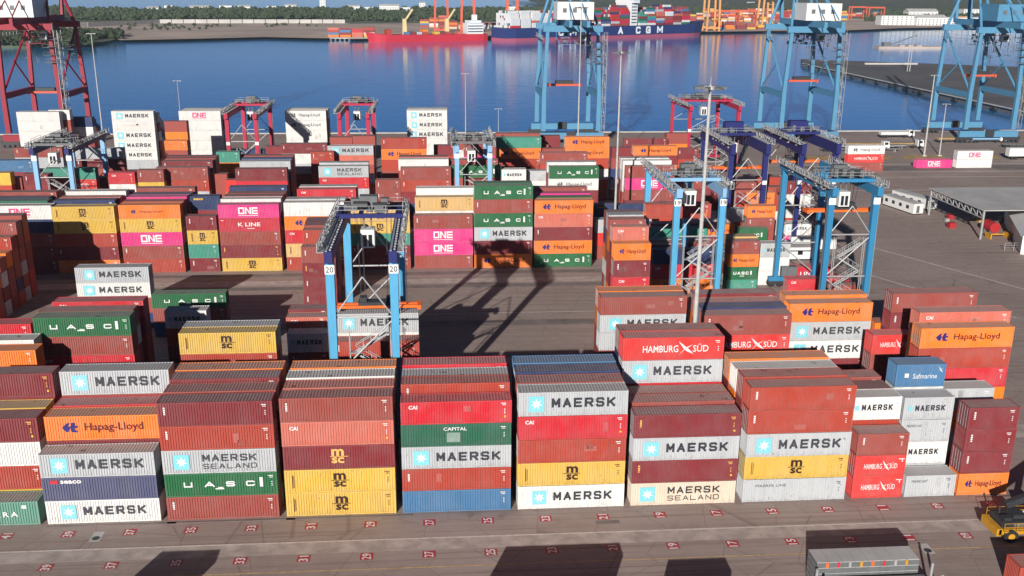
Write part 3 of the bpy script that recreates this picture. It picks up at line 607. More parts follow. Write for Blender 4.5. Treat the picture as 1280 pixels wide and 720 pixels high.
# ---- tall white ranks
FY = 202.0
S('F', FY, 138.3, 136.6, 'Mw Wr Mw Mw Mw G W', n=7); S('F', FY, 222.4, 134, 'OW W W W WH W W', n=7); S('F', FY, 355.6, 133.2, 'HW HW W W W W W', n=7); S('F', FY, 508.4, 138, 'Mw Mw Mw Mw W W W', n=7)
S('F', FY, 20, 140, 'W W W W W W W', n=7); S('F', FY+3, 60, 136, 'W', L=20, n=7)
for j in range(1, 6): S('F', FY+k*j, 141.5+3.0*j, 137+5.0*j, 'G')
for j in range(1, 3): S('F', FY+k*j, 225+2.3*j, 133-0.6*j, 'W', n=7); S('F', FY+k*j, 357+1.5*j, 132-.6*j, 'W', n=7); S('F', FY+k*j, 508.6+.5*j, 136.8-.8*j, 'W', n=7)
for j in range(1, 5): S('F', FY+6+k*j, 60+3*j, 142+4*j, 'Gn')
# ---- on the open apron at right
def G_(zone, xl, yb, codes, L=40):
    P = gz(xl, yb); put(zone, P[0], P[1], L, 2.8, codes.split())
G_('P', 1057.5, 214.5, 'HW X R'); G_('P', 1145, 210.3, 'O'); G_('P', 1194.5, 210, 'OW W')
# ---- stacks in front of the camera's foot (their shadows reach the lane)
put('Z', .6, -25.6, 40, 2.85, ['R', 'H']); put('Z', -35.5, -24.0, 20, 2.8, ['D', 'R']); put('Z', 17.5, -28.6, 20, 2.75, ['R', 'B']); put('Z', 29, -33, 20, 2.75, ['R', 'B']); put('Z', 56.4, -19.0, 40, 2.75, ['B'])

# ---------------------------------------------------------------- yard crane positions (kept clear of stacks)
def rx(px, py, Y): return gy(px, py, Y)[0]
RTG = [dict(x=-13.7, y=18.3, h=26.2, mat='rtgblue', t=.78, sp=(17.8, 12.75, 4.35), plate='20', label='sky blue gantry crane numbered 20 lowering its orange spreader in midground', gm='navy'),
       dict(x=rx(847, 240, 60), y=60, h=25.0, mat='rtgblue', t=.30, sp=(16.2, 16.6, 3.2), plate='19', label='sky blue gantry crane numbered 19 right of centre behind the tall lamp mast', gm='rtgpale'),
       dict(x=rx(1040, 240, 60), y=60, h=25.0, mat='rtgteal', t=.22, sp=(5.0, 19.5, 3.9), plate='', label='mid blue gantry crane at right end of the stacks, brick containers below', gm='rtgteal'),
       dict(x=rx(571, 185, 133), y=133, h=20.8, mat='rtgpale', t=.15, sp=None, plate='', label='pale blue gantry crane in the centre with white cabin facing camera', gm='rtgpale'),
       dict(x=rx(42, 186, 133), y=133, h=20.8, mat='rtgpale', t=.15, sp=None, plate='', label='pale blue gantry crane at far left before the red quay crane', gm='navy'),
       dict(x=rx(283, 143, 176), y=176, h=23.2, mat='crimson', t=.75, sp=None, plate=None, label='crimson gantry crane left of the white dark-lettered rank', gm='crimson'),
       dict(x=rx(424, 140, 176), y=176, h=23.2, mat='crimson', t=.75, sp=None, plate=None, label='crimson gantry crane between two white container ranks', gm='crimson'),
       dict(x=rx(915, 182, 112), y=112, h=24.2, mat='navy', t=.55, sp=(9, 17.0, 3.9), plate=None, label='navy gantry crane behind crane 19, left of the navy pair', gm='navy'),
       dict(x=rx(1003, 180, 112), y=112, h=24.2, mat='navy', t=.62, sp=(14, 17.5, 3.9), plate=None, label='navy gantry crane behind the mid blue crane, right of the navy pair', gm='navy'),
       dict(x=rx(862, 150, 205), y=205, h=21.5, mat='crimson', t=.5, sp=None, wb=15.5, plate=None, label='wide crimson gantry crane behind the navy cranes near the water', gm='crimson')]
# resolve overlaps: a later stack that runs into an earlier one is pushed back
BOX.append(dict(zone='Q', x=gy(806, 254, 76.2)[0], y=75.0, z=gy(806, 254, 76.2)[2]-2.7, L=40, h=2.7, code='Bp', sid=9999, tier=0, n=1))
sts = {}
for b in BOX: sts.setdefault(b['sid'], []).append(b)
done = []
for g in RTG:
    for dy in (0, 23.5): done.append((g['x']-1.6, g['x']+g.get('wb', 7.8)+1.6, g['y']+dy-.75, g['y']+dy+.75, None))
for sid in sorted(sts, key=lambda s: (sts[s][0]['y'], sts[s][0]['x'])):
    st = sts[sid]; b = st[0]; Lm = 12.192 if b['L'] == 40 else 6.058
    y = b['y']; x = b['x']
    for _ in range(12):
        hit = None
        for (x0, x1, y0, y1, pb) in done:
            if x < x1+.08 and x+Lm > x0-.08 and y < y1+.12 and y+2.438 > y0-.12:
                hit = (x0, x1, y0, y1); break
        if not hit: break
        px = min(hit[1]+.1-x, x+Lm-hit[0]+.1)
        if px < 1.3: x = hit[1]+.1 if hit[1]+.1-x <= x+Lm-hit[0]+.1 else hit[0]-Lm-.1
        else: y = hit[3]+.14
    for c in st: c['x'], c['y'] = x, y
    done.append((x, x+Lm, y, y+2.438, st))

# ---------------------------------------------------------------- which containers show largest (coarse depth buffer)
RW, RH = 640, 360
zb = np.full((RH, RW), 1e9); ib = np.full((RH, RW), -1, int)
def rast(quad, idx):
    P = [pr(p) for p in quad]
    if min(p[2] for p in P) < 2: return
    xs = np.array([p[0]/2 for p in P]); ys = np.array([p[1]/2 for p in P]); zs = np.array([1/p[2] for p in P])
    for a, b_, c in ((0, 1, 2), (0, 2, 3)):
        x0, x1 = max(0, int(min(xs[[a, b_, c]]))), min(RW-1, int(max(xs[[a, b_, c]]))+1)
        y0, y1 = max(0, int(min(ys[[a, b_, c]]))), min(RH-1, int(max(ys[[a, b_, c]]))+1)
        if x1 < x0 or y1 < y0: continue
        X, Yy = np.meshgrid(np.arange(x0, x1+1)+.5, np.arange(y0, y1+1)+.5)
        d = (ys[b_]-ys[c])*(xs[a]-xs[c])+(xs[c]-xs[b_])*(ys[a]-ys[c])
        if abs(d) < 1e-9: continue
        l0 = ((ys[b_]-ys[c])*(X-xs[c])+(xs[c]-xs[b_])*(Yy-ys[c]))/d
        l1 = ((ys[c]-ys[a])*(X-xs[c])+(xs[a]-xs[c])*(Yy-ys[c]))/d
        l2 = 1-l0-l1
        z = 1/np.maximum(1e-9, l0*zs[a]+l1*zs[b_]+l2*zs[c])
        ok = (l0 >= 0) & (l1 >= 0) & (l2 >= 0) & (z < zb[y0:y1+1, x0:x1+1])
        zb[y0:y1+1, x0:x1+1][ok] = z[ok]; ib[y0:y1+1, x0:x1+1][ok] = idx
for i, b in enumerate(BOX):
    Lm = 12.192 if b['L'] == 40 else 6.058
    x0, x1, y0, y1, z0, z1 = b['x'], b['x']+Lm, b['y'], b['y']+2.438, b['z'], b['z']+b['h']
    rast([(x0, y0, z0), (x1, y0, z0), (x1, y0, z1), (x0, y0, z1)], i)
    rast([(x0, y0, z1), (x1, y0, z1), (x1, y1, z1), (x0, y1, z1)], i)
    rast([(x0, y0, z0), (x0, y1, z0), (x0, y1, z1), (x0, y0, z1)], i)
    rast([(x1, y0, z0), (x1, y1, z0), (x1, y1, z1), (x1, y0, z1)], i)
area = np.bincount(ib[ib >= 0], minlength=len(BOX))
order = np.argsort(-area, kind='stable')
chosen = set(int(i) for i in order[:300] if area[i] >= 3)
print('containers', len(BOX), 'visible', int((area > 0).sum()), 'individual', len(chosen))

# ---------------------------------------------------------------- labels
ZN = dict(A='nearest block', B='block under crane 20', Q='block behind crane 20', C='middle block', D='block beyond middle', E='quayside block', F='tall white ranks', P='open apron at right', Z='lane below nearest block')
ORD = ['first', 'second', 'third', 'fourth', 'fifth', 'sixth', 'seventh', 'eighth', 'ninth', 'tenth', 'eleventh', 'twelfth', 'thirteenth', 'fourteenth', 'fifteenth', 'sixteenth', 'seventeenth', 'eighteenth', 'nineteenth', 'twentieth', 'twenty-first', 'twenty-second', 'twenty-third']
rows = {}
for z in ZN:
    ss = sorted({b['sid'] for b in BOX if b['zone'] == z}, key=lambda s: sts[s][0]['y'])
    cl = []
    for s in ss:
        if cl and sts[s][0]['y']-sts[cl[-1][0]][0]['y'] < 2.2: cl[-1].append(s)
        else: cl.append([s])
    for r, g in enumerate(cl):
        for q, s in enumerate(sorted(g, key=lambda s: sts[s][0]['x'])): rows[s] = (r, q)
def clabel(b):
    if b['sid'] == 9999: return 'brick red container hanging under the orange spreader of crane 19'
    r, q = rows[b['sid']]; look = CODE[b['code']][2]
    if b['L'] == 20: look = 'short '+look
    t = 'alone' if b['n'] == 1 else ('on top' if b['tier'] == 0 else ORD[b['tier']]+' from top')
    lab = '%s, %s, row %s, %s from left, %s' % (look, t, ORD[r], ORD[q], ZN[b['zone']])
    return lab if len(lab.split()) <= 16 else lab.replace(' container,', ',')

# ---------------------------------------------------------------- build containers
PATCH = {k: (cpaint('patch_dark_'+k, tuple(x*.72+.01 for x in lin(v))), cpaint('patch_pale_'+k, tuple(x*.85+.05 for x in lin(v)))) for k, v in CC.items()}
def container(b, detail):
    Lk = b['L']; L = 12.192 if Lk == 40 else 6.058; pc, mk, _ = CODE[b['code']]
    jr = random.Random(b['sid']*17+b['tier']*5)
    e = empty('shipping_container', (b['x']+L/2+jr.uniform(-.035, .035), b['y']+HW_+jr.uniform(-.03, .03), b['z']), math.radians(jr.uniform(-.12, .12))); e.scale = (1, 1, b['h']/HH)
    tag(e, clabel(b), 'container', 'stacked containers in the yard')
    pm, rm = CM[pc], CR[pc]
    mobj('side_panel', CMESH['side', Lk], pm, e, (0, -HW_+.012, 0))
    if detail:
        o = mobj('side_panel', CMESH['side', Lk], pm, e, (0, HW_-.012, 0)); o.rotation_euler = (0, 0, math.pi)
    else: mobj('side_panel', CMESH['side', Lk], pm, e, (0, HW_-.06, 0))
    mobj('roof', CMESH['roof', Lk], rm, e); mobj('frame', CMESH['frame', Lk], pm, e)
    flip = (b['sid']*7+b['tier']*3) % 2
    s = -1 if flip else 1
    w = mobj('end_wall', CMESH['end'], pm, e, (s*(-L/2+.012), 0, 0)); w.rotation_euler = (0, 0, 0 if s == 1 else math.pi)
    if detail:
        for yy in ((dw+.004, -.004) if s == 1 else (.004, -dw-.004)):
            d = mobj('door', CMESH['door'], pm, e, (s*(L/2-.008), yy, 0)); d.rotation_euler = (0, 0, math.pi if s == 1 else 0)
            mobj('locking_bar', CMESH['bars'], M['steel'], d)
    else:
        w = mobj('end_wall', CMESH['end'], pm, e, (s*(L/2-.012), 0, 0)); w.rotation_euler = (0, 0, math.pi if s == 1 else 0)
    if detail and mk in ('TEX', 'TEXY', 'SER', 'CAI', 'ML') and jr.random() < .55:
        for _ in range(jr.randint(1, 2)):
            w_, h_ = jr.choice(((.85, .7), (1.4, .6), (.56, 1.1))); mobj('repair_patch', poly_mesh('patch%.2f' % w_, [rect(w_, h_)]), PATCH[pc][jr.randint(0, 1)], e, (jr.uniform(-L*.32, L*.32), -HW_-.003, jr.uniform(.7, 2.0)))
    jr = random.Random(b['sid']*31+b['tier']); jx, jz, js = jr.uniform(-.16, .16)*(1 if Lk == 40 else .4), jr.uniform(-.05, .05), jr.uniform(.95, 1.03)
    for me, mt, x, z in marks(mk, Lk):
        nm = 'lettering' if me.name.startswith('lettering') else 'emblem' if me.name[:4] in ('star', 'bird', 'hl1.', 'hl0.', 'lotu') else 'marking'
        d = -.006 if not me.name.startswith('star') or me.name.startswith('starsq') else -.010
        o = mobj(nm, me, mt, e, (x*js+jx if nm != 'marking' else x, -HW_+d, z+jz)); o.scale = (js, 1, js)
        if nm == 'marking' and len(me.polygons) > 1: o['kind'] = 'stuff'
    return e
for i in sorted(chosen): container(BOX[i], area[i] > 60)
# the rest (hidden in the piles or too small): one mass
vs, fs, cols_ = [], [], []
for i, b in enumerate(BOX):
    if i in chosen: continue
    Lm = 12.192 if b['L'] == 40 else 6.058
    o = len(vs); c = tuple(0.9*x for x in lin(CC[CODE[b['code']][0]])); rc = tuple(0.45*x+0.12 for x in c)
    x0, x1, y0, y1, z0, z1 = b['x'], b['x']+Lm, b['y'], b['y']+2.438, b['z'], b['z']+b['h']-.004
    vs += [(x0, y0, z0), (x1, y0, z0), (x1, y1, z0), (x0, y1, z0), (x0, y0, z1), (x1, y0, z1), (x1, y1, z1), (x0, y1, z1)]
    fs += [(o, o+3, o+2, o+1), (o+4, o+5, o+6, o+7), (o, o+1, o+5, o+4), (o+1, o+2, o+6, o+5), (o+2, o+3, o+7, o+6), (o+3, o, o+4, o+7)]
    cols_ += [c, rc, c, c, c, c]
def colourmass(name, vs, fs, cols_, rough=0.6):
    me = bpy.data.meshes.new(name); me.from_pydata(vs, [], fs); me.update()
    at = me.color_attributes.new('col', 'FLOAT_COLOR', 'CORNER')
    arr = np.array([(*c, 1.0) for c, f in zip(cols_, fs) for _ in f], dtype=np.float32).ravel()
    at.data.foreach_set('color', arr)
    m, nt, p = nodes(name+'_paint')
    a = nt.nodes.new('ShaderNodeAttribute'); a.attribute_name = 'col'
    tc = nt.nodes.new('ShaderNodeTexCoord'); n = noise(nt, 0.8, 4, 0.6, tc.outputs['Object'])
    nt.links.new(mixc(nt, mth(nt, 'MULTIPLY', ramp(nt, n, .4, .8), .4), a.outputs['Color'], (0.12, 0.09, 0.08)), p.inputs['Base Color'])
    wv = nt.nodes.new('ShaderNodeTexWave'); wv.bands_direction = 'X'; wv.inputs['Scale'].default_value = 1.1
    nt.links.new(tc.outputs['Object'], wv.inputs['Vector'])
    bm = nt.nodes.new('ShaderNodeBump'); bm.inputs['Strength'].default_value = 0.5; bm.inputs['Distance'].default_value = 0.05
    nt.links.new(wv.outputs['Fac'], bm.inputs['Height']); nt.links.new(bm.outputs[0], p.inputs['Normal'])
    p.inputs['Roughness'].default_value = rough
    return mobj(name, me, m)
tag(colourmass('stacked_containers', vs, fs, cols_), 'remaining shipping containers packed inside and behind the visible stacks', 'containers', kind='stuff')

# ---------------------------------------------------------------- yard gantry cranes
def rtg(g, wb=7.8, span=23.5):
    wb = g.get('wb', wb)
    h = g['h']; mat = M[g['mat']]; gm = M[g['gm']]
    e = empty('gantry_crane', (g['x'], g['y'], 0)); tag(e, g['label'], 'gantry crane', 'rubber-tyred gantry cranes in the yard')
    gh = 2.3 if g['mat'] == 'navy' else 1.5
    for x in (0, wb):
        for y in (0, span):
            MB().bar((x, y, 2.1), (x, y, h-gh), .85, 1.0, 1.05, 1.15).build('leg', mat, e)
            b = MB().box(x-1.5, x+1.5, y-.55, y+.55, .75, 1.25); b.build('bogie', M['dark'], e)
            if x == 0: MB().box(x-.62, x-.53, y-.2, y+.1, 2.2, h-gh-1).build('cable_tray', M['mid'], e)
            else:
                ld = MB()
                for yy in (-.22, .22): ld.bar((x+.66, y+yy, 2.2), (x+.66, y+yy, h-gh), .06)
                for zz in np.arange(2.6, h-gh, .6): ld.bar((x+.66, y-.22, zz), (x+.66, y+.22, zz), .05)
                ld.build('ladder', M['steel'], e)
            for dx in (-.85, .85):
                w = MB().tube((x+dx, y-.42, .78), (x+dx, y+.42, .78), .78, n=14).build('wheel', M['rubber'], e)
    for y in (0, span):
        MB().box(-1.4, wb+1.4, y-.5, y+.5, 1.25, 2.1).build('sill_beam', mat, e)
        MB().tube((.4, y, h*.36), (wb-.4, y, h*.36), .13).build('cross_tie', M['steel'], e)
        MB().tube((.4, y, h*.66), (wb-.4, y, h*.66), .13).build('cross_tie', M['steel'], e)
        MB().tube((.4, y, h*.37), (wb-.4, y, h*.64), .11).build('diagonal_brace', M['steel'], e)
        MB().tube((.4, y, h*.35), (wb-.4, y, h*.12), .11).build('diagonal_brace', M['steel'], e)
        MB().tube((wb-.4, y, h*.67), (wb*.5, y, h*.86), .10).build('diagonal_brace', M['steel'], e); MB().tube((.4, y, h*.67), (wb*.5, y, h*.86), .10).build('diagonal_brace', M['steel'], e)
    for i, x in enumerate((0, wb)):
        MB().box(x-.5, x+.5, -1.6, span+1.6, h-gh, h).build('girder', gm, e)
        out = -1 if i == 0 else 1
        MB().box(min(x+out*.52, x+out*1.35), max(x+out*.52, x+out*1.35), -1.6, span+1.6, h-.12, h-.04).build('walkway', M['steel'], e)
        r = MB()
        for yy in np.arange(-1.5, span+1.7, 1.9): r.bar((x+out*1.3, yy, h-.04), (x+out*1.3, yy, h+1.05), .08)
        for zz in (.55, 1.05): r.bar((x+out*1.3, -1.6, h+zz), (x+out*1.3, span+1.6, h+zz), .08)
        r.build('handrail', M['steel'], e)
        c = MB(); c.box(x-.35, x-.1, -1.5, span+1.5, h+.003, h+.1)
        for yy in np.arange(-1, span+1, 1.3): c.box(x+.1, x+.32, yy, yy+.75, h+.003, h+.16)
        c.build('trolley_rail', M['steel'], e)
        fr_ = random.Random(int(g['x']*7)+i); fb = MB()
        for _ in range(70):
            yy, zz = fr_.uniform(-1.4, span+1), h+fr_.uniform(-.9, .9); q = fr_.random()
            if q < .45: fb.box(x+out*.95-.12, x+out*.95+.12, yy, yy+fr_.uniform(.2, .7), zz-.1, zz+fr_.uniform(.05, .25))
            else: fb.bar((x+out*1.3, yy, h-.04), (x+out*fr_.uniform(.55, 1.3), yy+fr_.uniform(-.9, .9), h+1.0), .07)
        for q in range(int(span/1.5)): fb.bar((x+out*1.34, -1.4+q*1.5, h), (x+out*1.34, -.65+q*1.5, h+1.0), .06); fb.bar((x+out*1.34, -.65+q*1.5, h+1.0), (x+out*1.34, .1+q*1.5, h), .06)
        fb.build('festoon_gear', M['steel'], e)['kind'] = 'stuff'
    # stair flights on the right-hand near leg
    st = MB(); z = 2.2; sgn = 1
    while z < h*.50:
        x0_, x1_ = (wb-5.2, wb-1.2) if sgn > 0 else (wb-1.2, wb-5.2)
        for yy in (.75, 1.45):
            st.bar((x0_, yy, z), (x1_, yy, z+2.5), .1, .24); st.bar((x0_, yy, z+1), (x1_, yy, z+3.5), .07)
            for f in (.25, .5, .75): st.bar((x0_+(x1_-x0_)*f, yy, z+2.5*f), (x0_+(x1_-x0_)*f, yy, z+2.5*f+1), .06)
        st.box(min(x1_, x1_+sgn*.8), max(x1_, x1_+sgn*.8), .7, 1.5, z+2.45, z+2.53)
        z += 2.5; sgn = -sgn
    for yy in (.75, 1.45):
        for xx in (wb-5.9, wb-.7): st.bar((xx, yy, 2.1), (xx, yy, z+1), .1)
    st.build('stairway', M['steel'], e)
    MB().box(wb*.15, wb*.55, span-.2, span+1.4, 2.15, 4.0).build('power_pack', M['mid'], e)
    # trolley
    ty = g['t']*span; r2 = random.Random(int(g['x']*10))
    tr = MB().box(-.7, wb+.7, ty-2.9, ty-2.4, h+.17, h+.75).box(-.7, wb+.7, ty+2.4, ty+2.9, h+.17, h+.75)
    for xx in (-.35, wb*.33, wb*.66, wb+.05): tr.box(xx-.2, xx+.3, ty-2.4, ty+2.4, h+.2, h+.7)
    t = tr.build('trolley', gm if g['mat'] != 'rtgpale' else M['mid'], e)
    mc = MB()
    for _ in range(12):
        x, y = r2.uniform(.2, wb-1.4), ty+r2.uniform(-2.2, 1.4); sx, sy, sz = r2.uniform(.4, 1.5), r2.uniform(.4, 1.3), r2.uniform(.3, 1.5)
        mc.box(x, x+sx, y, y+sy, h+.75, h+.75+sz)
    mc.build('machinery', M['mid'], t)['kind'] = 'stuff'
    dm = MB().tube((wb*.2, ty, h+1.4), (wb*.45, ty, h+1.4), .55, n=12).tube((wb*.55, ty-.9, h+1.4), (wb*.8, ty-.9, h+1.4), .55, n=12); dm.build('hoist_drum', M['dark'], t)
    rl = MB()
    for (xa, ya), (xb, yb) in (((-.6, -2.8), (wb+.6, -2.8)), ((-.6, 2.8), (wb+.6, 2.8)), ((-.6, -2.8), (-.6, 2.8)), ((wb+.6, -2.8), (wb+.6, 2.8))):
        for zz in (1.3, 1.85): rl.bar((xa, ty+ya, h+zz), (xb, ty+yb, h+zz), .05)
        for q in range(5):
            f = q/4; rl.bar((xa+(xb-xa)*f, ty+ya+(yb-ya)*f, h+.75), (xa+(xb-xa)*f, ty+ya+(yb-ya)*f, h+1.85), .05)
    rl.build('handrail', M['steel'], t)
    MB().box(wb*.3, wb*.62, ty+.6, ty+2.2, h+.76, h+2.5).build('electrical_house', M['mid'] if g['mat'] != 'navy' else M['navy'], t)
    if g['mat'] == 'navy': MB().box(wb*.2, wb*.75, ty-1.8, ty+.4, h+.78, h+3.1).build('machinery_house', M['navy'], t)
    cx = wb*.45
    cb = MB().box(cx-.95, cx+.95, ty-2.4, ty-.2, h-4.2, h-1.6).build('cabin', M['whitep'], e)
    for dx in (-.62, .12): MB().box(cx+dx, cx+dx+.52, ty-2.43, ty-2.39, h-4.0, h-2.3).build('cabin_window', M['glass'], cb)
    MB().bar((cx-.5, ty-1.3, h-1.6), (cx-.5, ty-1.3, h+.2), .2).bar((cx+.5, ty-1.3, h-1.6), (cx+.5, ty-1.3, h+.2), .2).build('cabin_hanger', M['mid'], e)
    if g['plate'] is not None:
        for x in (0, wb):
            p = MB().box(x-.6, x+.6, -.66, -.60, h-3.1, h-1.95).build('number_plate', M['white'], e)
            if g['plate']: mobj('lettering', text_mesh(g['plate'], .95, .75, .01), M['black'], p, (x, -.668, h-2.52))
    else:
        for x in (0, wb): MB().box(x-.5, x+.5, -.66, -.60, h*.62, h*.62+.9).build('number_plate', M['white'], e)
    if g['sp']:
        sy, sz, sx = g['sp']
        s = MB().box(sx-6.1, sx+6.1, sy-.75, sy-.25, sz, sz+.45).box(sx-6.1, sx+6.1, sy+.25, sy+.75, sz, sz+.45).box(sx-6.35, sx-5.8, sy-1.2, sy+1.2, sz-.12, sz+.5).box(sx+5.8, sx+6.35, sy-1.2, sy+1.2, sz-.12, sz+.5)
        s = s.build('spreader', M['orange'], e)
        hb = MB().box(sx-2.6, sx+2.6, sy-.9, sy+.9, sz+.45, sz+.95).box(sx-2.4, sx-1.4, sy-.6, sy+.6, sz+.95, sz+1.6).box(sx+1.4, sx+2.4, sy-.6, sy+.6, sz+.95, sz+1.6); hb.build('headblock', M['dark'], s)
        rp = MB()
        for dx in (-2.2, -1.6, 1.6, 2.2):
            for dy in (-.5, .5): rp.bar((sx+dx, sy+dy, sz+1.5), (sx+dx*1.1, sy+dy*2, h+.2), .045)
        rp.build('hoist_rope', M['dark'], s)
    return e
for g in RTG: rtg(g)

# ---------------------------------------------------------------- quay cranes
def quay_crane(xl, xr, mat, label, house='whitep', y1=264.5, y2=290.5, sp=None, name='quay_crane', group='ship-to-shore quay cranes', zt=41.0):
    mat = M[mat]; e = empty(name, ((xl+xr)/2, (y1+y2)/2, 0)); tag(e, label, 'quay crane', group)
    W = (xr-xl)/2; D = (y2-y1)/2
    for sx in (-1, 1):
        for sy in (-1, 1):
            x, y = sx*W, sy*D
            MB().bar((x, y, 5.3), (x, y, 19), 1.7, 1.5, 1.5, 1.4).bar((x, y, 18.9), (x+(-sx*1.0), y, zt+.2), 1.4, 1.35, 1.2, 1.2).build('leg', mat, e)
            bo = MB()
            for q in range(4): bo.tube((x-2.6+q*1.73, y-.5, .6), (x-2.6+q*1.73, y+.5, .6), .55, n=10)
            bo.box(x-3.4, x+3.4, y-.55, y+.55, 1.05, 2.3); bo.build('bogie', M['dark'], e)
    for sy in (-1, 1):
        MB().box(-W-2.2, W+2.2, sy*D-.75, sy*D+.75, 2.3, 4.6).build('sill_beam', mat, e)
        MB().box(-W-.6, W+.6, sy*D-.9, sy*D+.9, zt, zt+2.2).build('upper_cross_beam', mat, e)
        MB().box(-1.6, 1.6, sy*D-1.6, sy*D-.85, 2.6, 5.2).build('equipment_box', M['dark'], e)
    for sx in (-1, 1):
        MB().box(sx*W-.7, sx*W+.7, -D+.8, D-.8, 17.2, 19.2).build('portal_beam', mat, e)
        MB().tube((sx*W, -D+.5, 19.5), (sx*(W-1), D-.5, zt-.5), .42).build('diagonal_brace', mat, e)
        MB().tube((sx*W, D-.5, 19.5), (sx*(W-.6), -2, 30), .3).build('diagonal_brace', mat, e)
        MB().tube((sx*(W-1), D-.5, zt+2), (sx*1.4, D-3, zt+27), .6).build('apex_frame', mat, e)
        MB().tube((sx*(W-1), -D+.5, zt+2), (sx*1.4, D-4, zt+26.5), .5).build('apex_frame', mat, e)
        MB().tube((sx*2.6, -D-14, zt+5), (sx*1.4, D-4, zt+27), .22).build('backstay', mat, e)
        MB().box(sx*3.1-.55, sx*3.1+.55, -D-17, D+4, zt+2.2, zt+4.4).build('girder', mat, e)
        MB().bar((sx*2.9, D+4.5, zt+3), (sx*2.4, D+13, zt+52), 1.0, 1.8).build('boom', mat, e)
    # stair tower and ladders up a near leg, cable reel
    st = MB(); z = 5.6; s = 1
    while z < zt-2:
        for xx in (W+1.2, W+2.0): st.bar((xx, -D-1.2*s, z), (xx, -D+1.2*s, z+2.6), .12, .2); st.bar((xx, -D-1.2*s, z+1), (xx, -D+1.2*s, z+3.6), .06)
        st.box(W+.9, W+2.2, -D+1.2*s-.5, -D+1.2*s+.5, z+2.5, z+2.6); z += 2.6; s = -s
    for yy in (-D-1.8, -D+1.8):
        for xx in (W+1.0, W+2.2): st.bar((xx, yy, 5.5), (xx, yy, zt), .12)
    st.build('stair_tower', M['steel'], e)
    hz = zt+4.45
    hs = MB().box(-6.5, 6.5, -D-6, -D+7, hz, hz+6).build('machinery_house', M[house], e)
    for q in range(3): MB().box(-4.6+q*3.6, -3.2+q*3.6, -D-6.05, -D-5.99, hz+2.4, hz+3.9).build('louvre', M['mid'], hs)
    r2 = random.Random(int(xl*3)); mc = MB()
    for _ in range(26):
        x, y, z = r2.uniform(-5, W-1), r2.uniform(-6, 6), r2.uniform(zt-6, zt+3.5); mc.box(x, x+r2.uniform(.3, 1.7), y, y+r2.uniform(.3, 1.7), z, z+r2.uniform(.3, 1.5))
    tr = MB().box(-4.2, 5.5, -4.5, 4.5, zt+.9, zt+1.7)
    for xx in (-4, -1, 2, 5):
        tr.bar((xx, -4.4, zt-5), (xx, -4.4, zt+1.5), .18); tr.bar((xx, 4.4, zt-5), (xx, 4.4, zt+1.5), .18)
    for zz in (zt-5, zt-3): tr.bar((-4, -4.4, zz), (5, -4.4, zz), .18); tr.bar((-4, 4.4, zz), (5, 4.4, zz), .18)
    for _ in range(46):
        x, y, z = r2.uniform(-1, W+1.5), r2.uniform(-D-4, 4), r2.uniform(zt-13, zt-1); ax = r2.randint(0, 2); l_ = r2.uniform(1.2, 4.5)
        mc.bar((x, y, z), (x+l_*(ax == 0), y+l_*(ax == 1), z+l_*(ax == 2)), .16)
    for q in range(4):
        z = zt-11+q*2.6; mc.box(W-3.2, W+1.2, -D-2.2, -D-1.0, z, z+.12)
        for xx in (W-3.2, W-1, W+1.2): mc.bar((xx, -D-2.2, z), (xx, -D-2.2, z+1.1), .07)
        mc.bar((W-3.2, -D-2.2, z+1.1), (W+1.2, -D-2.2, z+1.1), .07)
    t = tr.build('trolley', mat, e); mc.build('machinery', M['mid'], t)['kind'] = 'stuff'
    cb = MB().box(3.2, 5.6, -8.0, -5.2, zt-3.5, zt-.8).build('operator_cabin', M['whitep'], e); MB().box(3.4, 5.4, -8.05, -7.99, zt-2.9, zt-1.4).build('cabin_window', M['glass'], cb)
    lc = MB()
    for k in range(9):
        a = -D-3+k*3.0
        lc.bar((-W-1.0, a, zt-2.4), (-W-1.0, a, zt-1.2), .08)
    lc.bar((-W-1.0, -D-3, zt-1.2), (-W-1.0, D, zt-1.2), .08); lc.box(-W-1.3, -W-.7, -D-3, D, zt-2.5, zt-2.4); lc.build('walkway', M['steel'], e)
    if sp is not None:
        sx, sz = sp
        s = MB().box(sx-6.1, sx+6.1, -.8, .8, sz, sz+.8).box(sx-6.3, sx-5.6, -1.3, 1.3, sz-.2, sz+.9).box(sx+5.6, sx+6.3, -1.3, 1.3, sz-.2, sz+.9).build('spreader', M['craneor'], e)
        MB().box(sx-3.4, sx+3.4, -.9, .9, sz+.8, sz+2.0).build('headblock', M['dark'], s)
        rp = MB()
        for dx in (-3, 3):
            for dy in (-.7, .7): rp.bar((sx+dx, dy, sz+2), (sx+dx, dy, zt+1), .07)
        rp.build('hoist_rope', M['dark'], s)
    return e
qx = lambda px, Y=264.5, z=2.0: gy(px, gz(px, 175)[1] and 170, Y)[0]
quay_crane(qx(679), qx(747), 'stsblue', 'blue quay crane with white machinery house at centre, red spreader hanging', sp=(-1.2, 20.5))
quay_crane(qx(975), qx(1040), 'stsblue', 'blue quay crane behind the navy gantry cranes, right of centre', sp=(1.0, 22))
quay_crane(qx(1205), qx(1264), 'stsblue', 'rightmost blue quay crane beside trucks on the apron', house='stsblue', sp=(0.5, 24))
quay_crane(qx(12), qx(82), 'stsred', 'red quay crane at the far left edge of the water', sp=(0, 18))

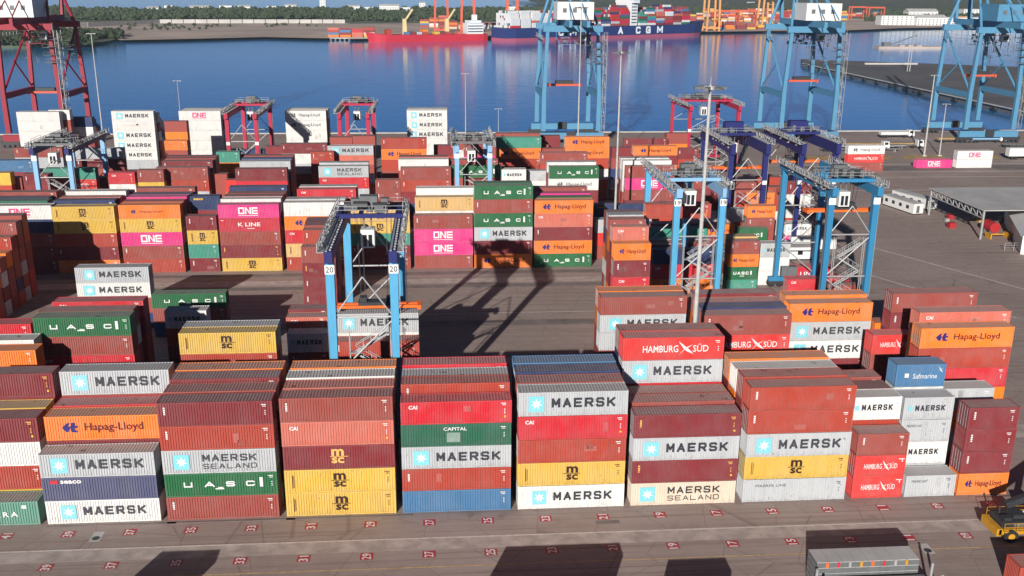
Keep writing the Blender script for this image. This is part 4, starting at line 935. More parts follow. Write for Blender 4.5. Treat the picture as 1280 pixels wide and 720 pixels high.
# ---------------------------------------------------------------- light masts
def mast(px, pyb, pyt, Y, label, head=True, r=.32, ground=None):
    x = gy(px, pyb, Y)[0]; zt = gy(px, pyt, Y)[2]; z0 = 0.0 if Y < 300 else -.55
    # the mast stands upright: use the pixel column of its top
    e = empty('light_mast', (x, Y, z0)); zt -= z0
    tag(e, label, 'light mast', 'light masts around the terminal')
    b = MB(); n = 4
    for i in range(n): b.tube((0, 0, zt*i/n), (0, 0, zt*(i+1)/n), r*(1-.55*i/n), r*(1-.55*(i+1)/n), 10)
    b.build('pole', M['pole'], e); MB().box(-.6, .6, -.6, .6, 0, .35).build('base', M['concretew'], e)
    if head:
        MB().tube((0, 0, zt-.5), (0, 0, zt-.1), .95, .75, 12).tube((0, 0, zt-.1), (0, 0, zt+.9), .06, .04, 6).build('lamp_ring', M['steel'], e)
        for k in range(6):
            t = k*math.pi/3
            c, s_ = math.cos(t), math.sin(t)
            MB().bar((c*.8, s_*.8, zt-.3), (c*1.9, s_*1.9, zt-.35), .5, .3).build('floodlight', M['mid'], e)
    else:
        MB().bar((-1.3, 0, zt), (1.3, 0, zt), .2, .16).bar((-1.5, -.2, zt-.05), (-1.0, -.2, zt-.05), .5, .22).bar((1.0, -.2, zt-.05), (1.5, -.2, zt-.05), .5, .22).build('lamp_arm', M['steel'], e)
    return e
mast(869, 400, 106, 15.2, 'tall grey lamp mast standing in front of crane 19', r=.36)
mast(769, 262, 64, 118, 'slim lamp mast right of the central blue quay crane', r=.30)
mast(722, 190, 8, 180, 'lamp mast standing before the central blue quay crane', r=.26)
mast(582, 152, 92, 281, 'short lamp mast on the quay left of the central quay crane', head=False, r=.2)
mast(623, 152, 136, 281, 'low pole on the quay beside the central quay crane', head=False, r=.14)
mast(225, 140, 101, 281, 'short lamp mast on the quay above the white pink-lettered rank', head=False, r=.2)
mast(128, 163, 42, 240, 'tall lamp mast beside the red quay crane at left', head=False, r=.28)
mast(1155, 195, 94, 235.3, 'white lamp mast nearest the magenta container on the apron', head=False, r=.34)
mast(1174, 195, 130, 235.3, 'shorter white lamp mast right of its taller twin', head=False, r=.24)
for px, yb, yt, lab in ((1137, 89, 42, 'lamp mast on the pier at left of the rightmost quay crane'), (1134, 89, 60, 'short lamp mast on the pier end'), (1226, 92, 56, 'lamp mast on the pier behind the rightmost quay crane'), (1218, 92, 70, 'short lamp mast on the pier behind the rightmost quay crane')):
    mast(px, yb, yt, gz(px, yb, -.4)[1], lab, head=False, r=.3)

# ---------------------------------------------------------------- slot numbers painted on the lane
for row, yc in ((0, -2.2), (1, -8.6)):
    for k in range(19):
        x = AX[0]+3.05+6.5*k; num = 43-2*k
        if num < 7 or (x > 62 and row): continue
        m = MB().box(-.68, .68, -.62, .62, .0, .003).build('slot_mark', M['markred'], yard, (x-.1, yc, .012))
        t = mobj('lettering', text_mesh('%02d' % num, 1.08, .98, .014), M['white'], m, (0, 0, .006)); t.rotation_euler = (math.radians(-90), 0, math.radians(90))
def manhole(x, y):
    MB().box(x-.55, x+.55, y-1.0, y+1.0, .008, .013).build('drain_frame', M['concretew'], yard)
    MB().tube((x, y-.3, .012), (x, y-.3, .018), .42, n=16).build('drain_cover', M['dark'], yard)
manhole(gz(1158, 686)[0], gz(1158, 686)[1]); manhole(gz(121, 671)[0], gz(121, 671)[1])
MB().box(16.7, 19.4, -3.7, -3.0, .008, .012).build('patch', M['slabdark'], yard)
for yy in (-.55,):
    for i in range(1, 4): MB().box(AX[i], AX[i]+14, yy-.12, yy+.12, .012, .06).build('drain_channel', M['slabdark'], yard)

# ---------------------------------------------------------------- trucks on the apron
def truck(x, y, rz, cabm, load, label):
    e = empty('truck', (x, y, 0), rz); tag(e, label, 'truck', 'trucks on the quay apron')
    c = MB().box(5.2, 7.3, -1.2, 1.2, .7, 3.1).box(7.3, 7.6, -1.15, 1.15, .7, 2.0).build('cab', M[cabm], e)
    MB().box(7.28, 7.34, -1.0, 1.0, 2.05, 2.85).build('windscreen', M['glass'], c)
    MB().box(5.6, 6.9, -1.23, -1.19, 1.9, 2.8).build('side_window', M['glass'], c)
    MB().box(-6.2, 5.2, -.5, .5, .85, 1.15).box(-6.3, -6.0, -1.2, 1.2, .9, 1.3).box(-1, -.7, -1.2, 1.2, .9, 1.2).box(3.6, 3.9, -1.2, 1.2, .9, 1.2).build('chassis', M['mid'], e)
    for wx in (-5.2, -3.9, 3.6, 6.3):
        for sy in (-1, 1): MB().tube((wx, sy*.75, .52), (wx, sy*1.2, .52), .52, n=12).build('wheel', M['rubber'], e)
    if load: MB().box(-6.1, 5.0, -1.2, 1.2, 1.31, 1.31+load[1]).build('load', M[load[0]], e)
for i, (px, py, cm, ld, rz, lab) in enumerate([(1128, 185, 'whitep', None, 0, 'white truck with empty trailer left of the lamp masts'), (1085, 187, 'whitep', None, 0, 'empty trailer truck above the white and red container pair'), (1232, 178, 'whitep', ('rtgpale', .5), 0, 'flat truck beneath the rightmost quay crane'),
                                         (1272, 184, 'whitep', None, 0, 'white truck at the right edge of the apron'), (1118, 172, 'whitep', ('whitep', 1.0), 0, 'small white truck at the water edge of the apron'), (1190, 178, 'whitep', ('ochre', .6), 0, 'truck with ochre load left of the rightmost quay crane')]):
    P = gz(px, py); truck(P[0], P[1], rz, cm, ld, lab)
for k in range(9):
    P = gz(1046+k*9.5, 189.5-(k % 3)*3.2); e = empty('skeletal_trailer', (P[0], P[1], 0), .25*((k % 2)-.5)); tag(e, 'skeletal trailer %s from left in the parked group beyond the white and red pair' % ORD[k], 'trailer', 'parked trailers on the apron')
    MB().box(-6, 6, -.5, -.3, 1.0, 1.25).box(-6, 6, .3, .5, 1.0, 1.25).box(-6.1, -5.8, -1.2, 1.2, .98, 1.22).box(5.7, 6, -1.2, 1.2, .98, 1.22).box(-.2, .2, -1.2, 1.2, .98, 1.22).build('frame', [M['mid'], M['steel'], M['ochre']][k % 3], e)
    for wx in (-4.8, -3.5):
        for sy in (-1, 1): MB().tube((wx, sy*.6, .5), (wx, sy*1.1, .5), .5, n=10).build('wheel', M['rubber'], e)
    MB().box(4.2, 4.4, -.9, -.7, 0, 1.0).box(4.2, 4.4, .7, .9, 0, 1.0).build('landing_leg', M['steel'], e)
P = gz(1258, 199); e = empty('box_trailer', (P[0]+8, P[1], 0)); tag(e, 'long white box trailer parked at the right edge beyond the white pair', 'trailer')
MB().box(-8, 8, -1.25, 1.25, 1.2, 4.0).build('body', M['whitep'], e); MB().box(-7.8, 7.8, -.5, .5, .9, 1.2).build('chassis', M['mid'], e)
for wx in (-6.5, -5.2, 5, 6.3):
    for sy in (-1, 1): MB().tube((wx, sy*.7, .52), (wx, sy*1.2, .52), .52, n=12).build('wheel', M['rubber'], e)

# ---------------------------------------------------------------- shed, site cabins, white warehouse, tank
zr = 7.0
a, b = gz(1157, 236, zr), gz(1233, 263, zr)
x0, ya, yb = (a[0]+b[0])/2, a[1], b[1]
e = empty('open_shed', (x0, yb, 0)); tag(e, 'open-sided shed with wide grey sheet roof at right', 'shed')
Ds = ya-yb; Ws = 60
for k in range(10):
    MB().box(k*Ws/10+.02, (k+1)*Ws/10-.02, -.8, Ds+.5, zr, zr+.18).build('roof_sheet', M['roofgrey'], e)
for k in range(6):
    for yy in (0, Ds): MB().box(k*11+.4, k*11+.8, yy-.2, yy+.2, 0, zr-.02).build('column', M['steel'], e)
for k in range(9):
    y0, y1 = k*Ds/9, (k+1)*Ds/9
    MB().bar((.6, y0, zr-1.9), (.6, y1, zr-.1), .18).bar((.6, y1, zr-.1), (.6, y1, zr-1.9), .18).build('truss', M['steel'], e)
MB().bar((.6, 0, zr-1.9), (.6, Ds, zr-1.9), .22).build('truss_chord', M['steel'], e)
for k in range(7):
    MB().box(3+k*4.6, 3.3+k*4.6, -.3, 2.2, .0, 1.3).box(3+k*4.6, 6.6+k*4.6, 0, .2, 1.0, 1.3).build('barrier', M['yellow'], e)
r2 = random.Random(5)
for k in range(9):
    p = (x0+1+r2.uniform(-2, 16), yb+r2.uniform(2, Ds-3)); s = r2.uniform(.8, 1.7)
    MB().box(-s/2, s/2, -s/2, s/2, 0, s*.8).box(-s/2+.1, s/2-.1, -s/2-.05, s/2+.05, s*.25, s*.55).build('crate', [M['ochre'], M['mid'], M['redtank'], M['steel']][k % 4], None, (p[0], p[1], 0)); o = bpy.context.scene.collection.objects[-1]
    tag(o, '%s crate, number %s from the front among goods by the shed' % (['ochre', 'dark grey', 'red', 'pale grey'][k % 4], ORD[k]), 'crate', 'goods by the shed')
def site_cabin(p0, p1, label, mat='whitep', w=3.0, h=2.9):
    d = Vector((p1[0]-p0[0], p1[1]-p0[1])); L = d.length; e = empty('site_cabin', (p0[0], p0[1], 0), math.atan2(d.y, d.x)); tag(e, label, 'cabin', 'white site cabins')
    wl = MB().box(0, L, 0, w, .35, h).build('wall', M[mat], e); MB().box(-.1, L+.1, -.1, w+.1, h, h+.14).build('roof', M['roofgrey'], e); MB().box(.3, L-.3, .3, w-.3, 0, .35).build('skid', M['dark'], e)
    for k in range(int(L/3)): MB().box(1+k*3, 2.1+k*3, -.05, .0, 1.3, 2.2).build('window', M['glass'], wl)
    for k in range(1): MB().box(L, L+.05, w*.3, w*.6, .5, 2.4).build('door', M['mid'], wl)
q0, q1 = gz(1103, 256), gz(1141, 269)
site_cabin(q0, q1, 'long white site cabin with small windows, nearest the open apron')
site_cabin((q0[0]+5, q0[1]+5.5), (q1[0]+6.5, q1[1]+5), 'white site cabin with green skirt behind the first one')
MB().box(.2, 12, -.06, -.005, .36, 1.15).build('skirt', CM['U'], bpy.data.objects['site_cabin.001'])
site_cabin((gz(974, 326)[0], gz(974, 326)[1]), (gz(974, 326)[0]+7.5, gz(974, 326)[1]), 'small white cabin with two windows under the mid blue crane')
for (px, py, lab) in ((988, 312, 'white box unit beside the mid blue crane leg, left one'), (1017, 312, 'white box unit beside the mid blue crane leg, right one')):
    P = gz(px, py); e = empty('site_cabin', (P[0], P[1], 0)); tag(e, lab, 'cabin', 'white box units'); MB().box(0, 5.2, 0, 2.4, .1, 2.9).build('wall', M['whitep'], e); MB().box(-.05, 5.25, -.05, 2.45, 2.9, 3.0).build('roof', M['roofgrey'], e)
P, Q_ = gz(1258, 318), gz(1280, 330); th = -.42
e = empty('warehouse', (P[0]+3.2, P[1], 0), th); tag(e, 'white gabled warehouse cut by the right edge', 'warehouse')
wl = MB(); wl.v = [(0, 0, 0), (24, 0, 0), (24, 0, 4.2), (12, 0, 10.5), (0, 0, 4.2), (0, 34, 0), (24, 34, 0), (24, 34, 4.2), (12, 34, 10.5), (0, 34, 4.2)]
wl.f = [(0, 1, 2, 3, 4), (5, 9, 8, 7, 6), (0, 4, 9, 5), (1, 6, 7, 2), (0, 5, 6, 1)]
wl = wl.build('wall', M['whitep'], e)
for k in range(7): MB().box(1+k*3.4, 1.15+k*3.4, -.05, -.01, 0, 4.0).build('wall_rib', M['steel'], wl)
rf = MB().poly([(-.4, -.5, 4.1), (12, -.5, 10.6), (12, 34.5, 10.6), (-.4, 34.5, 4.1)][::-1]).poly([(12, -.5, 10.6), (24.4, -.5, 4.1), (24.4, 34.5, 4.1), (12, 34.5, 10.6)][::-1]).build('roof', M['whitep'], e)
P = gz(1243, 293); e = empty('fuel_tank', (P[0], P[1], 0)); tag(e, 'red cylindrical tank beside the white warehouse', 'tank')
MB().tube((0, 0, 1.6), (0, 4, 1.6), 1.3, n=18).build('shell', M['redtank'], e); MB().box(-1, 1, .5, .9, 0, .8).box(-1, 1, 3.1, 3.5, 0, .8).build('cradle', M['mid'], e)
P = gz(1252, 312); e = empty('chain_fence', (P[0], P[1], 0)); tag(e, 'low grey fence along the warehouse front', 'fence')
for k in range(8): MB().box(k*2.2, k*2.2+.1, -1.0, -.9, 0, 1.8).build('post', M['steel'], e)
for zz in (.6, 1.2, 1.75): MB().box(0, 15.5, -.97, -.93, zz, zz+.06).build('rail', M['steel'], e)

# ---------------------------------------------------------------- reach stacker at the bottom right corner
P = gz(1221, 676); e = empty('reach_stacker', (P[0]+2.2, P[1]+1.3, 0)); e.scale = (.92, .92, .82); tag(e, 'yellow reach stacker with dark engine deck at the right edge of the lane', 'reach stacker')
ch = MB().box(0, 9, -1.7, 1.7, .95, 1.7).box(-.3, .3, -1.7, 1.7, .75, 1.85).box(.5, 8.5, -2.0, -1.72, 1.4, 1.62).box(.5, 8.5, 1.72, 2.0, 1.4, 1.62).build('chassis', M['yellow'], e)
MB().box(.5, 4.2, -1.3, 1.3, 1.7, 2.6).box(.8, 1.7, -1.1, -.2, 2.6, 3.0).box(2.1, 3.6, -.7, .9, 2.6, 3.15).tube((1.2, .8, 2.6), (1.2, .8, 3.7), .12).build('engine_cover', M['dark'], e)
MB().box(1.9, 4.3, -1.36, -1.31, 1.85, 2.4).build('radiator_grille', M['mid'], e)
cbn = MB().box(4.6, 6.4, -.95, .75, 1.7, 3.9).build('cab', M['dark'], e); MB().box(4.8, 6.2, -1.0, -.94, 2.4, 3.7).build('cab_window', M['glass'], cbn)
MB().bar((2.2, 1.35, 3.4), (12, 1.35, 7.6), .7, .9).build('boom', M['dark'], e)
MB().tube((4.6, 1.0, 1.7), (7.5, 1.0, 5.4), .18).tube((4.6, 1.7, 1.7), (7.5, 1.7, 5.4), .18).build('lift_cylinder', M['steel'], e)
rl = MB()
for sy in (-1.95, 1.95):
    for zz in (2.2, 2.75): rl.bar((.4, sy, zz), (8.5, sy, zz), .05)
    for k in range(6): rl.bar((.4+k*1.6, sy, 1.6), (.4+k*1.6, sy, 2.75), .05)
rl.build('handrail', M['yellow'], e)
for wx in (1.4, 7.6):
    for sy in (-1, 1):
        w = MB().tube((wx, sy*1.25, .85), (wx, sy*2.05, .85), .85, n=18).build('wheel', M['rubber'], e); MB().tube((wx, sy*2.05, .85), (wx, sy*2.09, .85), .42, n=12).build('rim', M['yellow'], w)
# ---------------------------------------------------------------- flat racks on the lane at the bottom
def flat_rack(x, y, z, L, w, mat, label, straps):
    e = empty('flat_rack', (x, y, z)); tag(e, label, 'flat rack', 'flat racks at the lane edge')
    n = 8
    for k in range(n): MB().box(k*L/n+.025, (k+1)*L/n-.025, .03, w-.03, .55, .62).build('deck_plate', mat, e)
    MB().box(0, L, 0, .14, .0, .56).box(0, L, w-.14, w, 0, .56).box(0, .2, .14, w-.14, 0, .5).box(L-.2, L, .14, w-.14, 0, .5).build('frame', M['mid'], e)
    if straps:
        for k in range(8): MB().box(.9+k*L/9, 1.15+k*L/9, -.05, -.003, .02, .6).build('strap', [M['orange'], M['redp'], M['steel'], M['yellow']][k % 4], e)
    return e
P = gz(1022, 701, 3.4)
for q in range(5): flat_rack(P[0], P[1], .02+q*.63, 10.4, 2.44, M['roofgrey'], 'grey flat rack %s in the bundle at the lane edge' % (['at the bottom', 'second from below', 'third from below', 'fourth from below', 'with coloured straps on top'][q]), q == 4)
flat_rack(P[0]+.3, P[1]-3.0, 1.2, 10.4, 2.44, M['mid'], 'dark flat rack loaded on a trailer before the strapped bundle', False)
e = empty('lane_trailer', (P[0]+.3, P[1]-3.0, 0)); tag(e, 'skeletal trailer carrying the dark flat rack at the bottom edge', 'trailer')
MB().box(0, 10.6, .8, 1.6, .8, 1.19).box(10.9, 11.1, .1, .3, .8, 3.2).box(10.9, 11.1, 2.1, 2.3, .8, 3.2).box(10.6, 11.1, 0, 2.44, .8, 1.0).box(-.7, -.5, .1, .3, .8, 3.0).box(-.7, -.5, 2.1, 2.3, .8, 3.0).box(-.7, 0, 0, 2.44, .8, 1.0).build('frame', M['steel'], e)
for wx in (1.2, 2.4, 9.0):
    for sy in (.1, 1.9): MB().tube((wx, sy, .5), (wx, sy+.45, .5), .5, n=12).build('wheel', M['rubber'], e)

# ---------------------------------------------------------------- ships
def hull(L, B, H, boot, bow=0.12, stern=0.05, mat='hullnavy', parent=None, sheer=1.5):
    n = 24; b = MB(); ring = []
    for i in range(n+1):
        t = i/n; x = -L/2+L*t
        w = B/2
        if t > 1-bow: w *= max(.02, math.cos((t-(1-bow))/bow*math.pi/2)**.7)
        if t < stern: w *= .75+.25*(t/stern)
        sh_ = H+(sheer*max(0, (t-.8)/.2)**2)
        ring.append((x, w, sh_))
    def loft(z0f, z1f, name, m):
        q = MB()
        for x, w, hh in ring:
            z0, z1 = z0f(hh), z1f(hh); f = .86+.14*min(1, max(0, z0)/6)
            xs = x + (2.5*(x/(L/2))**8*(z1/H) if x > 0 else 0)
            q.v += [(x, -w*.96, z0), (xs, -w, z1), (xs, w, z1), (x, w*.96, z0)]
        for i in range(len(ring)-1):
            a = 4*i
            q.f += [(a, a+4, a+5, a+1), (a+1, a+5, a+6, a+2), (a+2, a+6, a+7, a+3)]
        q.f += [(0, 1, 2, 3), (4*len(ring)-1, 4*len(ring)-2, 4*len(ring)-3, 4*len(ring)-4)]
        return q.build(name, m, parent)
    loft(lambda h: boot, lambda h: h, 'hull', M[mat])
    return loft(lambda h: -1.5, lambda h: boot-.01, 'boot_top', M['hullpink'] if mat == 'hullnavy' else M['hullred'])
WL = -3.0
def ship(p0, p1, name, label):
    a, b = gz(*p0, WL), gz(*p1, WL); d = b-a; L = math.hypot(d[0], d[1])
    e = empty(name, ((a[0]+b[0])/2, (a[1]+b[1])/2, WL), math.atan2(d[1], d[0])); tag(e, label, 'ship'); return e, L
# red cargo ship: bow at the left
e, L = ship((607, 50.5), (461, 52.5), 'cargo_ship', 'red general cargo ship with two cream deck cranes across the harbour')
hull(L, 20, 7.5, 1.2, bow=.14, mat='hullred', parent=e, sheer=3)
MB().box(-L*.46, -L*.32, -8, 8, 7.6, 19).box(-L*.44, -L*.34, -9, 9, 19.1, 22).box(-L*.42, -L*.38, -2, 2, 22.1, 28).build('superstructure', M['whitep'], e)
for k in range(3):
    MB().box(-L*.455, -L*.325, 8.02, 8.1, 9.5+k*3, 10.6+k*3).build('window_row', M['glass'], e)
for fx in (-.16, .20):
    c = MB().bar((L*fx, 0, 7.5), (L*fx, 0, 24), 4.4, 4.4, 3.4, 3.4).build('deck_crane', M['cream'], e); MB().bar((L*fx, 0, 21), (L*(fx-.07), 0, 34), 1.6).build('jib', M['cream'], c)
r2 = random.Random(3); vs, fs, cs = [], [], []
def massbox(x0, x1, y0, y1, z0, z1, c):
    o = len(vs)
    vs.extend([(x0, y0, z0), (x1, y0, z0), (x1, y1, z0), (x0, y1, z0), (x0, y0, z1), (x1, y0, z1), (x1, y1, z1), (x0, y1, z1)])
    fs.extend([(o, o+3, o+2, o+1), (o+4, o+5, o+6, o+7), (o, o+1, o+5, o+4), (o+1, o+2, o+6, o+5), (o+2, o+3, o+7, o+6), (o+3, o, o+4, o+7)]); cs.extend([c]*6)
for q in range(14):
    x = -L*.28+q*L*.05
    if r2.random() < .7:
        for t in range(r2.randint(1, 2)): massbox(x, x+5.8, -4, 8.5, 7.7+t*2.7, 7.7+t*2.7+2.6, tuple(.9*v for v in lin(CC[r2.choice('RDHYLSBRG')])))
o = colourmass('deck_cargo', vs, fs, cs); o.parent = e; o['kind'] = 'stuff'
# large container ship: bow at the right
e, L = ship((622, 51.5), (876, 43.5), 'container_ship', 'large navy container ship with white lettering across the harbour')
hull(L, 34, 14.0, 3.4, bow=.13, mat='hullnavy', parent=e, sheer=4)
def sx_of(px):      # ship-local x for a pixel column on its near side
    lo, hi = -L/2, L/2
    for _ in range(40):
        mid = (lo+hi)/2; w = e.location+Vector((math.cos(e.rotation_euler.z)*mid, math.sin(e.rotation_euler.z)*mid, 8))
        if pr(w)[0] < px: lo = mid
        else: hi = mid
    return mid
for ch, px in (('C', 690), ('M', 705), ('A', 723), ('A', 764), ('C', 786), ('G', 798.5), ('M', 813)):
    mobj('lettering', stroke_mesh(ch, 7.6 if ch != 'M' else 9.5, 8.2, .26), M['white'], e, (sx_of(px), -17.12, 8.9))
sxs = sx_of(783)
MB().box(sxs-5, sxs+5, -13, 15, 14.1, 40).box(sxs-4.5, sxs+4.5, -17, 17, 40.1, 43.5).box(sxs-1.5, sxs+1.5, -1.5, 1.5, 43.6, 54).build('superstructure', M['whitep'], e)
for k in range(7): MB().box(sxs-4, sxs+4, -13.1, -13.02, 17+k*3.6, 18.2+k*3.6).build('window_row', M['glass'], e)
vs, fs, cs = [], [], []
x = -L/2+8
while x < L/2-34:
    px = pr(e.location+Vector((math.cos(e.rotation_euler.z)*x, math.sin(e.rotation_euler.z)*x, 20)))[0]
    if not (sxs-18 < x < sxs+6):
        white = px < 672
        nt_ = (7 if white else r2.randint(5, 9)) if px < 845 else r2.randint(4, 5)
        for row in range(12):
            n_ = max(1, nt_-(0 if row else r2.randint(0, 3))-(r2.randint(0, 1)))
            for t in range(n_):
                c = lin(CC['W' if (white and r2.random() < .8) else r2.choice('RDSABLNTGRDKEUQW')]); massbox(x, x+12.19, -15+row*2.5, -15+row*2.5+2.44, 14.3+t*2.6, 14.3+t*2.6+2.57, tuple(.9*v for v in c))
    x += 14.4
o = colourmass('deck_cargo', vs, fs, cs); o.parent = e; o['kind'] = 'stuff'

# ---------------------------------------------------------------- far cranes, jetty, houses, sheds, woods
def far_crane(px, pyb, h, mat, label, w=17, d=22):
    P = gz(px, pyb, -.5); e = empty('far_quay_crane', (P[0], P[1], -.55)); tag(e, label, 'quay crane', 'cranes on the far quay')
    for sx in (-1, 1):
        for sy in (-1, 1): MB().bar((sx*w/2, sy*d/2, 0), (sx*(w/2-1.5), sy*d/2, h), 2.4, 2.2).build('leg', M[mat], e)
        MB().box(sx*w/2-.8, sx*w/2+.8, -d/2, d/2, 12, 14.5).build('portal_beam', M[mat], e)
        MB().bar((sx*3, -d/2-30, h+2), (sx*3, d/2+10, h+2), 1.4, 2.6).build('girder', M[mat], e)
        MB().bar((sx*w/2*.8, -d/2, h), (sx*1.2, -d/2+3, h+24), 1.4).build('apex_frame', M[mat], e)
    for sy in (-1, 1):
        MB().box(-w/2, w/2, sy*d/2-.9, sy*d/2+.9, 3, 5.5).build('sill_beam', M[mat], e); MB().box(-w/2, w/2, sy*d/2-1, sy*d/2+1, h-2, h+.6).build('cross_beam', M[mat], e)
    MB().box(-5, 5, d/2-8, d/2+4, h+3.4, h+9).build('machinery_house', M['whitep'], e)
far_crane(552, 41, 50, 'craneor', 'orange far quay crane behind the red ship, left of the pair')
far_crane(585, 40.5, 50, 'craneor', 'orange far quay crane behind the red ship, right of the pair')
far_crane(888, 38.5, 52, 'craneyel', 'yellow far quay crane at the bow of the navy ship')
far_crane(955, 36, 46, 'craneyel', 'yellow far quay crane behind the second blue quay crane', w=15)
far_crane(640, 38, 50, 'craneor', 'orange far quay crane above the stern of the navy ship', w=15)
def far_gantry(px, pyb, label, mat='craneor', h=22):
    P = gz(px, pyb, -.5); e = empty('far_yard_crane', (P[0], P[1], -.55)); tag(e, label, 'gantry crane', 'gantry cranes on the far shore')
    for sx in (-14, 14):
        for sy in (-6, 6): MB().bar((sx, sy, 0), (sx, sy, h), 1.8).build('leg', M[mat], e)
    for sy in (-6, 6): MB().bar((-15, sy, h), (15, sy, h), 1.6, 2.4).build('girder', M[mat], e)
    for sx in (-14, 14): MB().bar((sx, -6, h*.5), (sx, 6, h*.5), 1.0).build('side_tie', M[mat], e)
for i, (px, py) in enumerate(((1071, 24), (1093, 25), (910, 33), (932, 32))): far_gantry(px, py, 'small orange gantry crane on the far shore, %s from right' % ['second', 'first', 'fourth', 'third'][i])
def far_boxes(name, label, spots, seed):
    global vs, fs, cs
    vs, fs, cs = [], [], []; r = random.Random(seed)
    for (xa, xb, yb, rows_, nt_) in spots:
        n = int(abs(gz(xb, yb, -.5)[0]-gz(xa, yb, -.5)[0])/13)
        for k in range(n):
            P = gz(xa+(xb-xa)*k/max(1, n), yb, -.5)
            for row in range(rows_):
                for t in range(r.randint(1, nt_)):
                    massbox(P[0], P[0]+12.19, P[1]+row*2.6, P[1]+row*2.6+2.44, -.5+t*2.62, -.5+t*2.62+2.6, tuple(.85*v for v in lin(CC[r.choice('RDSABLGRDHPCYW')])))
    return tag(colourmass(name, vs, fs, cs), label, 'containers', kind='stuff')
far_boxes('far_container_stacks', 'distant container stacks lining the far dock', [(410, 470, 46.5, 3, 4), (525, 560, 34, 4, 6), (560, 640, 36, 3, 4), (640, 730, 34, 4, 5), (895, 960, 36.5, 4, 4), (960, 1050, 33, 4, 4), (1000, 1050, 29, 4, 4), (890, 960, 27, 4, 4), (960, 1060, 25, 5, 6), (1040, 1100, 21, 4, 4), (720, 880, 26, 4, 5), (880, 1000, 21, 4, 6), (1100, 1240, 26, 3, 3)], 9)
# timber jetty right of the sand
P0, P1 = gz(412, 50.5, WL), gz(462, 52, WL); e = empty('jetty', (P0[0], P0[1], WL)); tag(e, 'low pale jetty between the sand and the red ship', 'jetty')
Lj = P1[0]-P0[0]; MB().box(0, Lj, 0, 14, 1.8, 2.9).build('deck', M['concretew'], e)
for k in range(9): MB().box(k*Lj/9+.5, k*Lj/9+2.2, .2, 1.6, -1, 1.8).build('pile', M['mid'], e)
P0, P1 = gz(1092, 59, WL), gz(1178, 62, WL); e = empty('work_barge', ((P0[0]+P1[0])/2, (P0[1]+P1[1])/2, WL)); tag(e, 'low work barge with crane moored off the pier', 'barge')
Lj = math.hypot(P1[0]-P0[0], P1[1]-P0[1]); MB().box(-Lj/2, Lj/2, -7, 7, -.5, 2.2).build('hull', M['sand'], e); MB().box(-Lj*.4, -Lj*.28, -3, 3, 2.2, 6).build('deckhouse', M['mid'], e); MB().bar((-Lj*.3, 0, 3), (Lj*.12, 0, 13), .9).build('jib', M['mid'], e)
for k in range(3): MB().box(-Lj*.15+k*9, -Lj*.15+k*9+5, -4, 4, 2.2, 3.6).build('deck_load', M['strip'], e)
MB().box(330, 372, 655, 657, -.29, .9).build('pier_wall', M['concretew'], pier)
# perimeter wall
e = empty('perimeter_wall', (0, 0, -.6)); tag(e, 'long white perimeter wall behind the sand flat', 'wall')
A0, A1 = gz(110, 33.5, -.6), gz(200, 29, -.6); A2_ = gz(432, 29, -.6); e.location = (A0[0], A0[1], -.6)
for p, q in ((A0, A1), (A1, A2_)):
    n = 16
    for k in range(n):
        u, v = p+(q-p)*k/n-A0, p+(q-p)*(k+.94)/n-A0; MB().bar((u[0], u[1], 2.7), (v[0], v[1], 2.7), .5, 5.4).build('wall_panel', M['wallgrey'], e)
def house(px, py, w, d, h, label, wall='whitep', roof='roofgrey', gable=False):
    P = gz(px, py, -.6); e = empty('far_house', (P[0], P[1], -.7)); tag(e, label, 'house', 'buildings on the far shore')
    wl = MB().box(-w/2, w/2, -d/2, d/2, 0, h).build('wall', M[wall], e)
    if gable:
        b = MB(); b.v = [(-w/2-.5, -d/2-.5, h), (w/2+.5, -d/2-.5, h), (w/2+.5, d/2+.5, h), (-w/2-.5, d/2+.5, h), (-w/2-.5, 0, h+d*.22), (w/2+.5, 0, h+d*.22)]
        b.f = [(0, 1, 5, 4), (2, 3, 4, 5), (0, 4, 3), (1, 2, 5), (3, 2, 1, 0)]; b.build('roof', M[roof], e)
    else: MB().box(-w/2-.4, w/2+.4, -d/2-.4, d/2+.4, h, h+.6).build('roof', M[roof], e)
    nf = max(1, int(h//3.4)); nw = max(2, int(w//5))
    for f in range(nf):
        for k in range(min(nw, 8)):
            x = -w/2+(k+.5)*w/min(nw, 8); MB().box(x-.9, x+.9, -d/2-.08, -d/2+.02, f*3.4+1.1, f*3.4+2.6).build('window', M['glass'], wl)
r2 = random.Random(12)
hs = [(32, 8, 26, 14, 12), (48, 9, 20, 12, 9), (192, 15, 24, 14, 8), (212, 13, 18, 12, 10), (250, 13.5, 40, 16, 8), (283, 14.5, 26, 14, 12), (305, 13.5, 30, 14, 9), (340, 13, 20, 12, 9), (364, 12.5, 26, 14, 10), (404, 11, 14, 12, 22), (442, 13, 30, 14, 9), (462, 13.5, 20, 12, 8), (487, 15, 42, 16, 13), (507, 14.5, 20, 14, 9), (528, 12.5, 14, 12, 16), (640, 14, 18, 12, 10), (722, 9, 20, 12, 10), (912, 8, 26, 14, 10), (938, 9, 22, 14, 12), (966, 10, 30, 16, 10), (1024, 12, 24, 14, 12), (1120, 31, 60, 22, 14), (1160, 31.5, 48, 20, 12), (1196, 30.5, 70, 24, 11), (1242, 29, 40, 20, 13), (1262, 27, 36, 18, 15), (1150, 22, 60, 24, 12), (1215, 20, 50, 22, 14)]
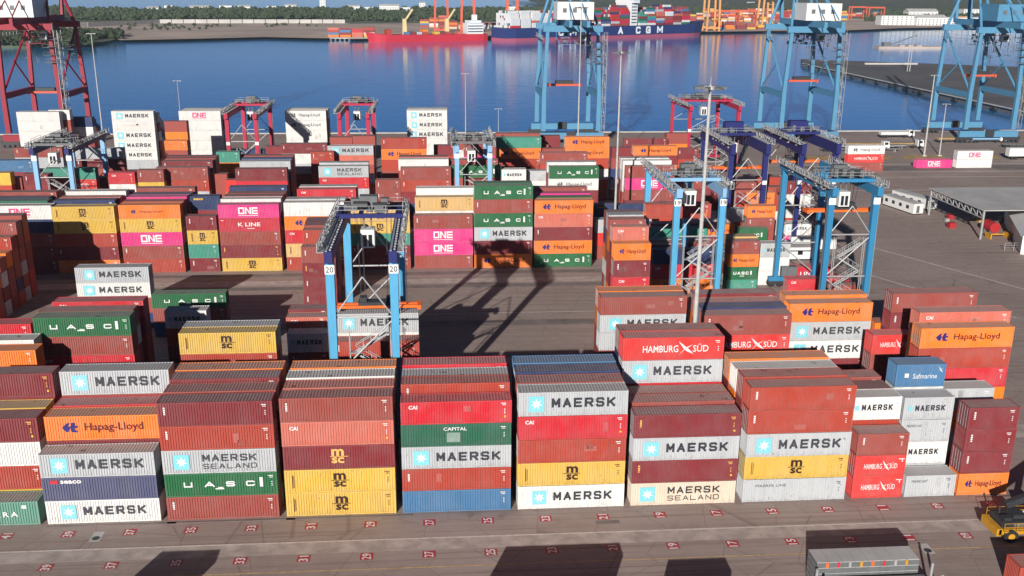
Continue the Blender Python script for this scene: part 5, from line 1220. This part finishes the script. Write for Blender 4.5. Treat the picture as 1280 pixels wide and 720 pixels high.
for i, (px, py, w, d, h) in enumerate(hs):
    big = w >= 48
    house(px, py, w, d, h, '%s %s on the far shore, %s from left' % ('pale' if big else 'white', 'warehouse' if big else 'house', (ORD+['twenty-fourth', 'twenty-fifth', 'twenty-sixth', 'twenty-seventh', 'twenty-eighth'])[sorted(hs).index((px, py, w, d, h))]), wall='whitep', roof='roofgrey' if i % 3 else 'concretew', gable=i % 2 == 0)
# woods: one mass of irregular clumps each
ico = bmesh.new(); bmesh.ops.create_icosphere(ico, subdivisions=1, radius=1.0); ICV = np.array([v.co for v in ico.verts]); ICF = [tuple(v.index for v in f.verts) for f in ico.faces]; ico.free()
def wood(name, label, pts, smin, smax, mat, seed, z=-.8):
    r = np.random.RandomState(seed); V, F = [], []
    for (x, y) in pts:
        s = r.uniform(smin, smax)
        for q in range(5):
            c = np.array([x+r.uniform(-.8, .8)*s, y+r.uniform(-.8, .8)*s, z+s*r.uniform(.3, 1.15)]); rr = s*r.uniform(.35, .7)
            v = ICV*rr*r.uniform(.65, 1.3, (len(ICV), 1))*np.array([1, 1, .85])+c; o = len(V)*len(ICV)
            V.append(v); F += [tuple(i+o for i in f) for f in ICF]
    me = bpy.data.meshes.new(name); me.from_pydata(np.concatenate(V).tolist(), [], F); me.update()
    return tag(mobj(name, me, mat), label, 'trees', kind='stuff')
r3 = np.random.RandomState(4)
def scatter(n, polys):
    out = []
    for (x0, x1, y0, y1), k in polys:
        for _ in range(k):
            P = gz(r3.uniform(x0, x1), r3.uniform(y0, y1), -.8); out.append((P[0], P[1]))
    return out
wood('far_woods', 'dark green belt of trees along the far shore', scatter(0, [((60, 200, 14, 26), 480), ((200, 440, 13, 24), 950), ((440, 760, 12, 27), 800), ((0, 80, 11, 26), 300), ((760, 1080, 8, 20), 320), ((1080, 1280, 12, 27), 380)]), 3.5, 7.5, M['leaf'], 1)
wood('mangrove_bank', 'dark mangrove bank at the left shore', scatter(0, [((-60, 112, 42, 57), 620), ((112, 150, 43, 49), 60)]), 3, 6, M['mangrove'], 2)
wood('shore_scrub', 'sparse scrub scattered on the sand flat', scatter(0, [((130, 260, 32, 38), 36), ((200, 400, 31, 34), 22)]), 1.5, 3, M['leaf'], 3)
# hills beyond the harbour on the right
n = 60; b = MB()
for j in range(n//3+1):
    for i in range(n+1):
        x = 300+i*75; y = 2050+j*110
        hgt = 95*math.exp(-((x-2500)/1500)**2)*min(1, j/12)*(1+.25*math.sin(x*.004+1)+.18*math.sin(x*.011+y*.006))
        b.v.append((x, y, -4+hgt+r3.uniform(-3, 3)*(j > 0)))
for j in range(n//3):
    for i in range(n): a = j*(n+1)+i; b.f.append((a, a+1, a+n+2, a+n+1))
o = b.build('hill_terrain', M['hill']); tag(o, kind='structure')

# ---------------------------------------------------------------- thin harbour haze
hz = MB().box(-3600, 4800, -400, 5200, -7.5, 175).build('haze', None); tag(hz, 'thin bluish haze over the harbour', 'haze', kind='stuff')
hm = bpy.data.materials.new('haze'); hm.use_nodes = True; nt = hm.node_tree; nt.nodes.remove(nt.nodes['Principled BSDF'])
pv = nt.nodes.new('ShaderNodeVolumePrincipled'); pv.inputs['Color'].default_value = (.72, .84, 1.0, 1); pv.inputs['Density'].default_value = 0.00006; pv.inputs['Anisotropy'].default_value = .0
nt.links.new(pv.outputs[0], nt.nodes['Material Output'].inputs['Volume']); hz.data.materials.append(hm)
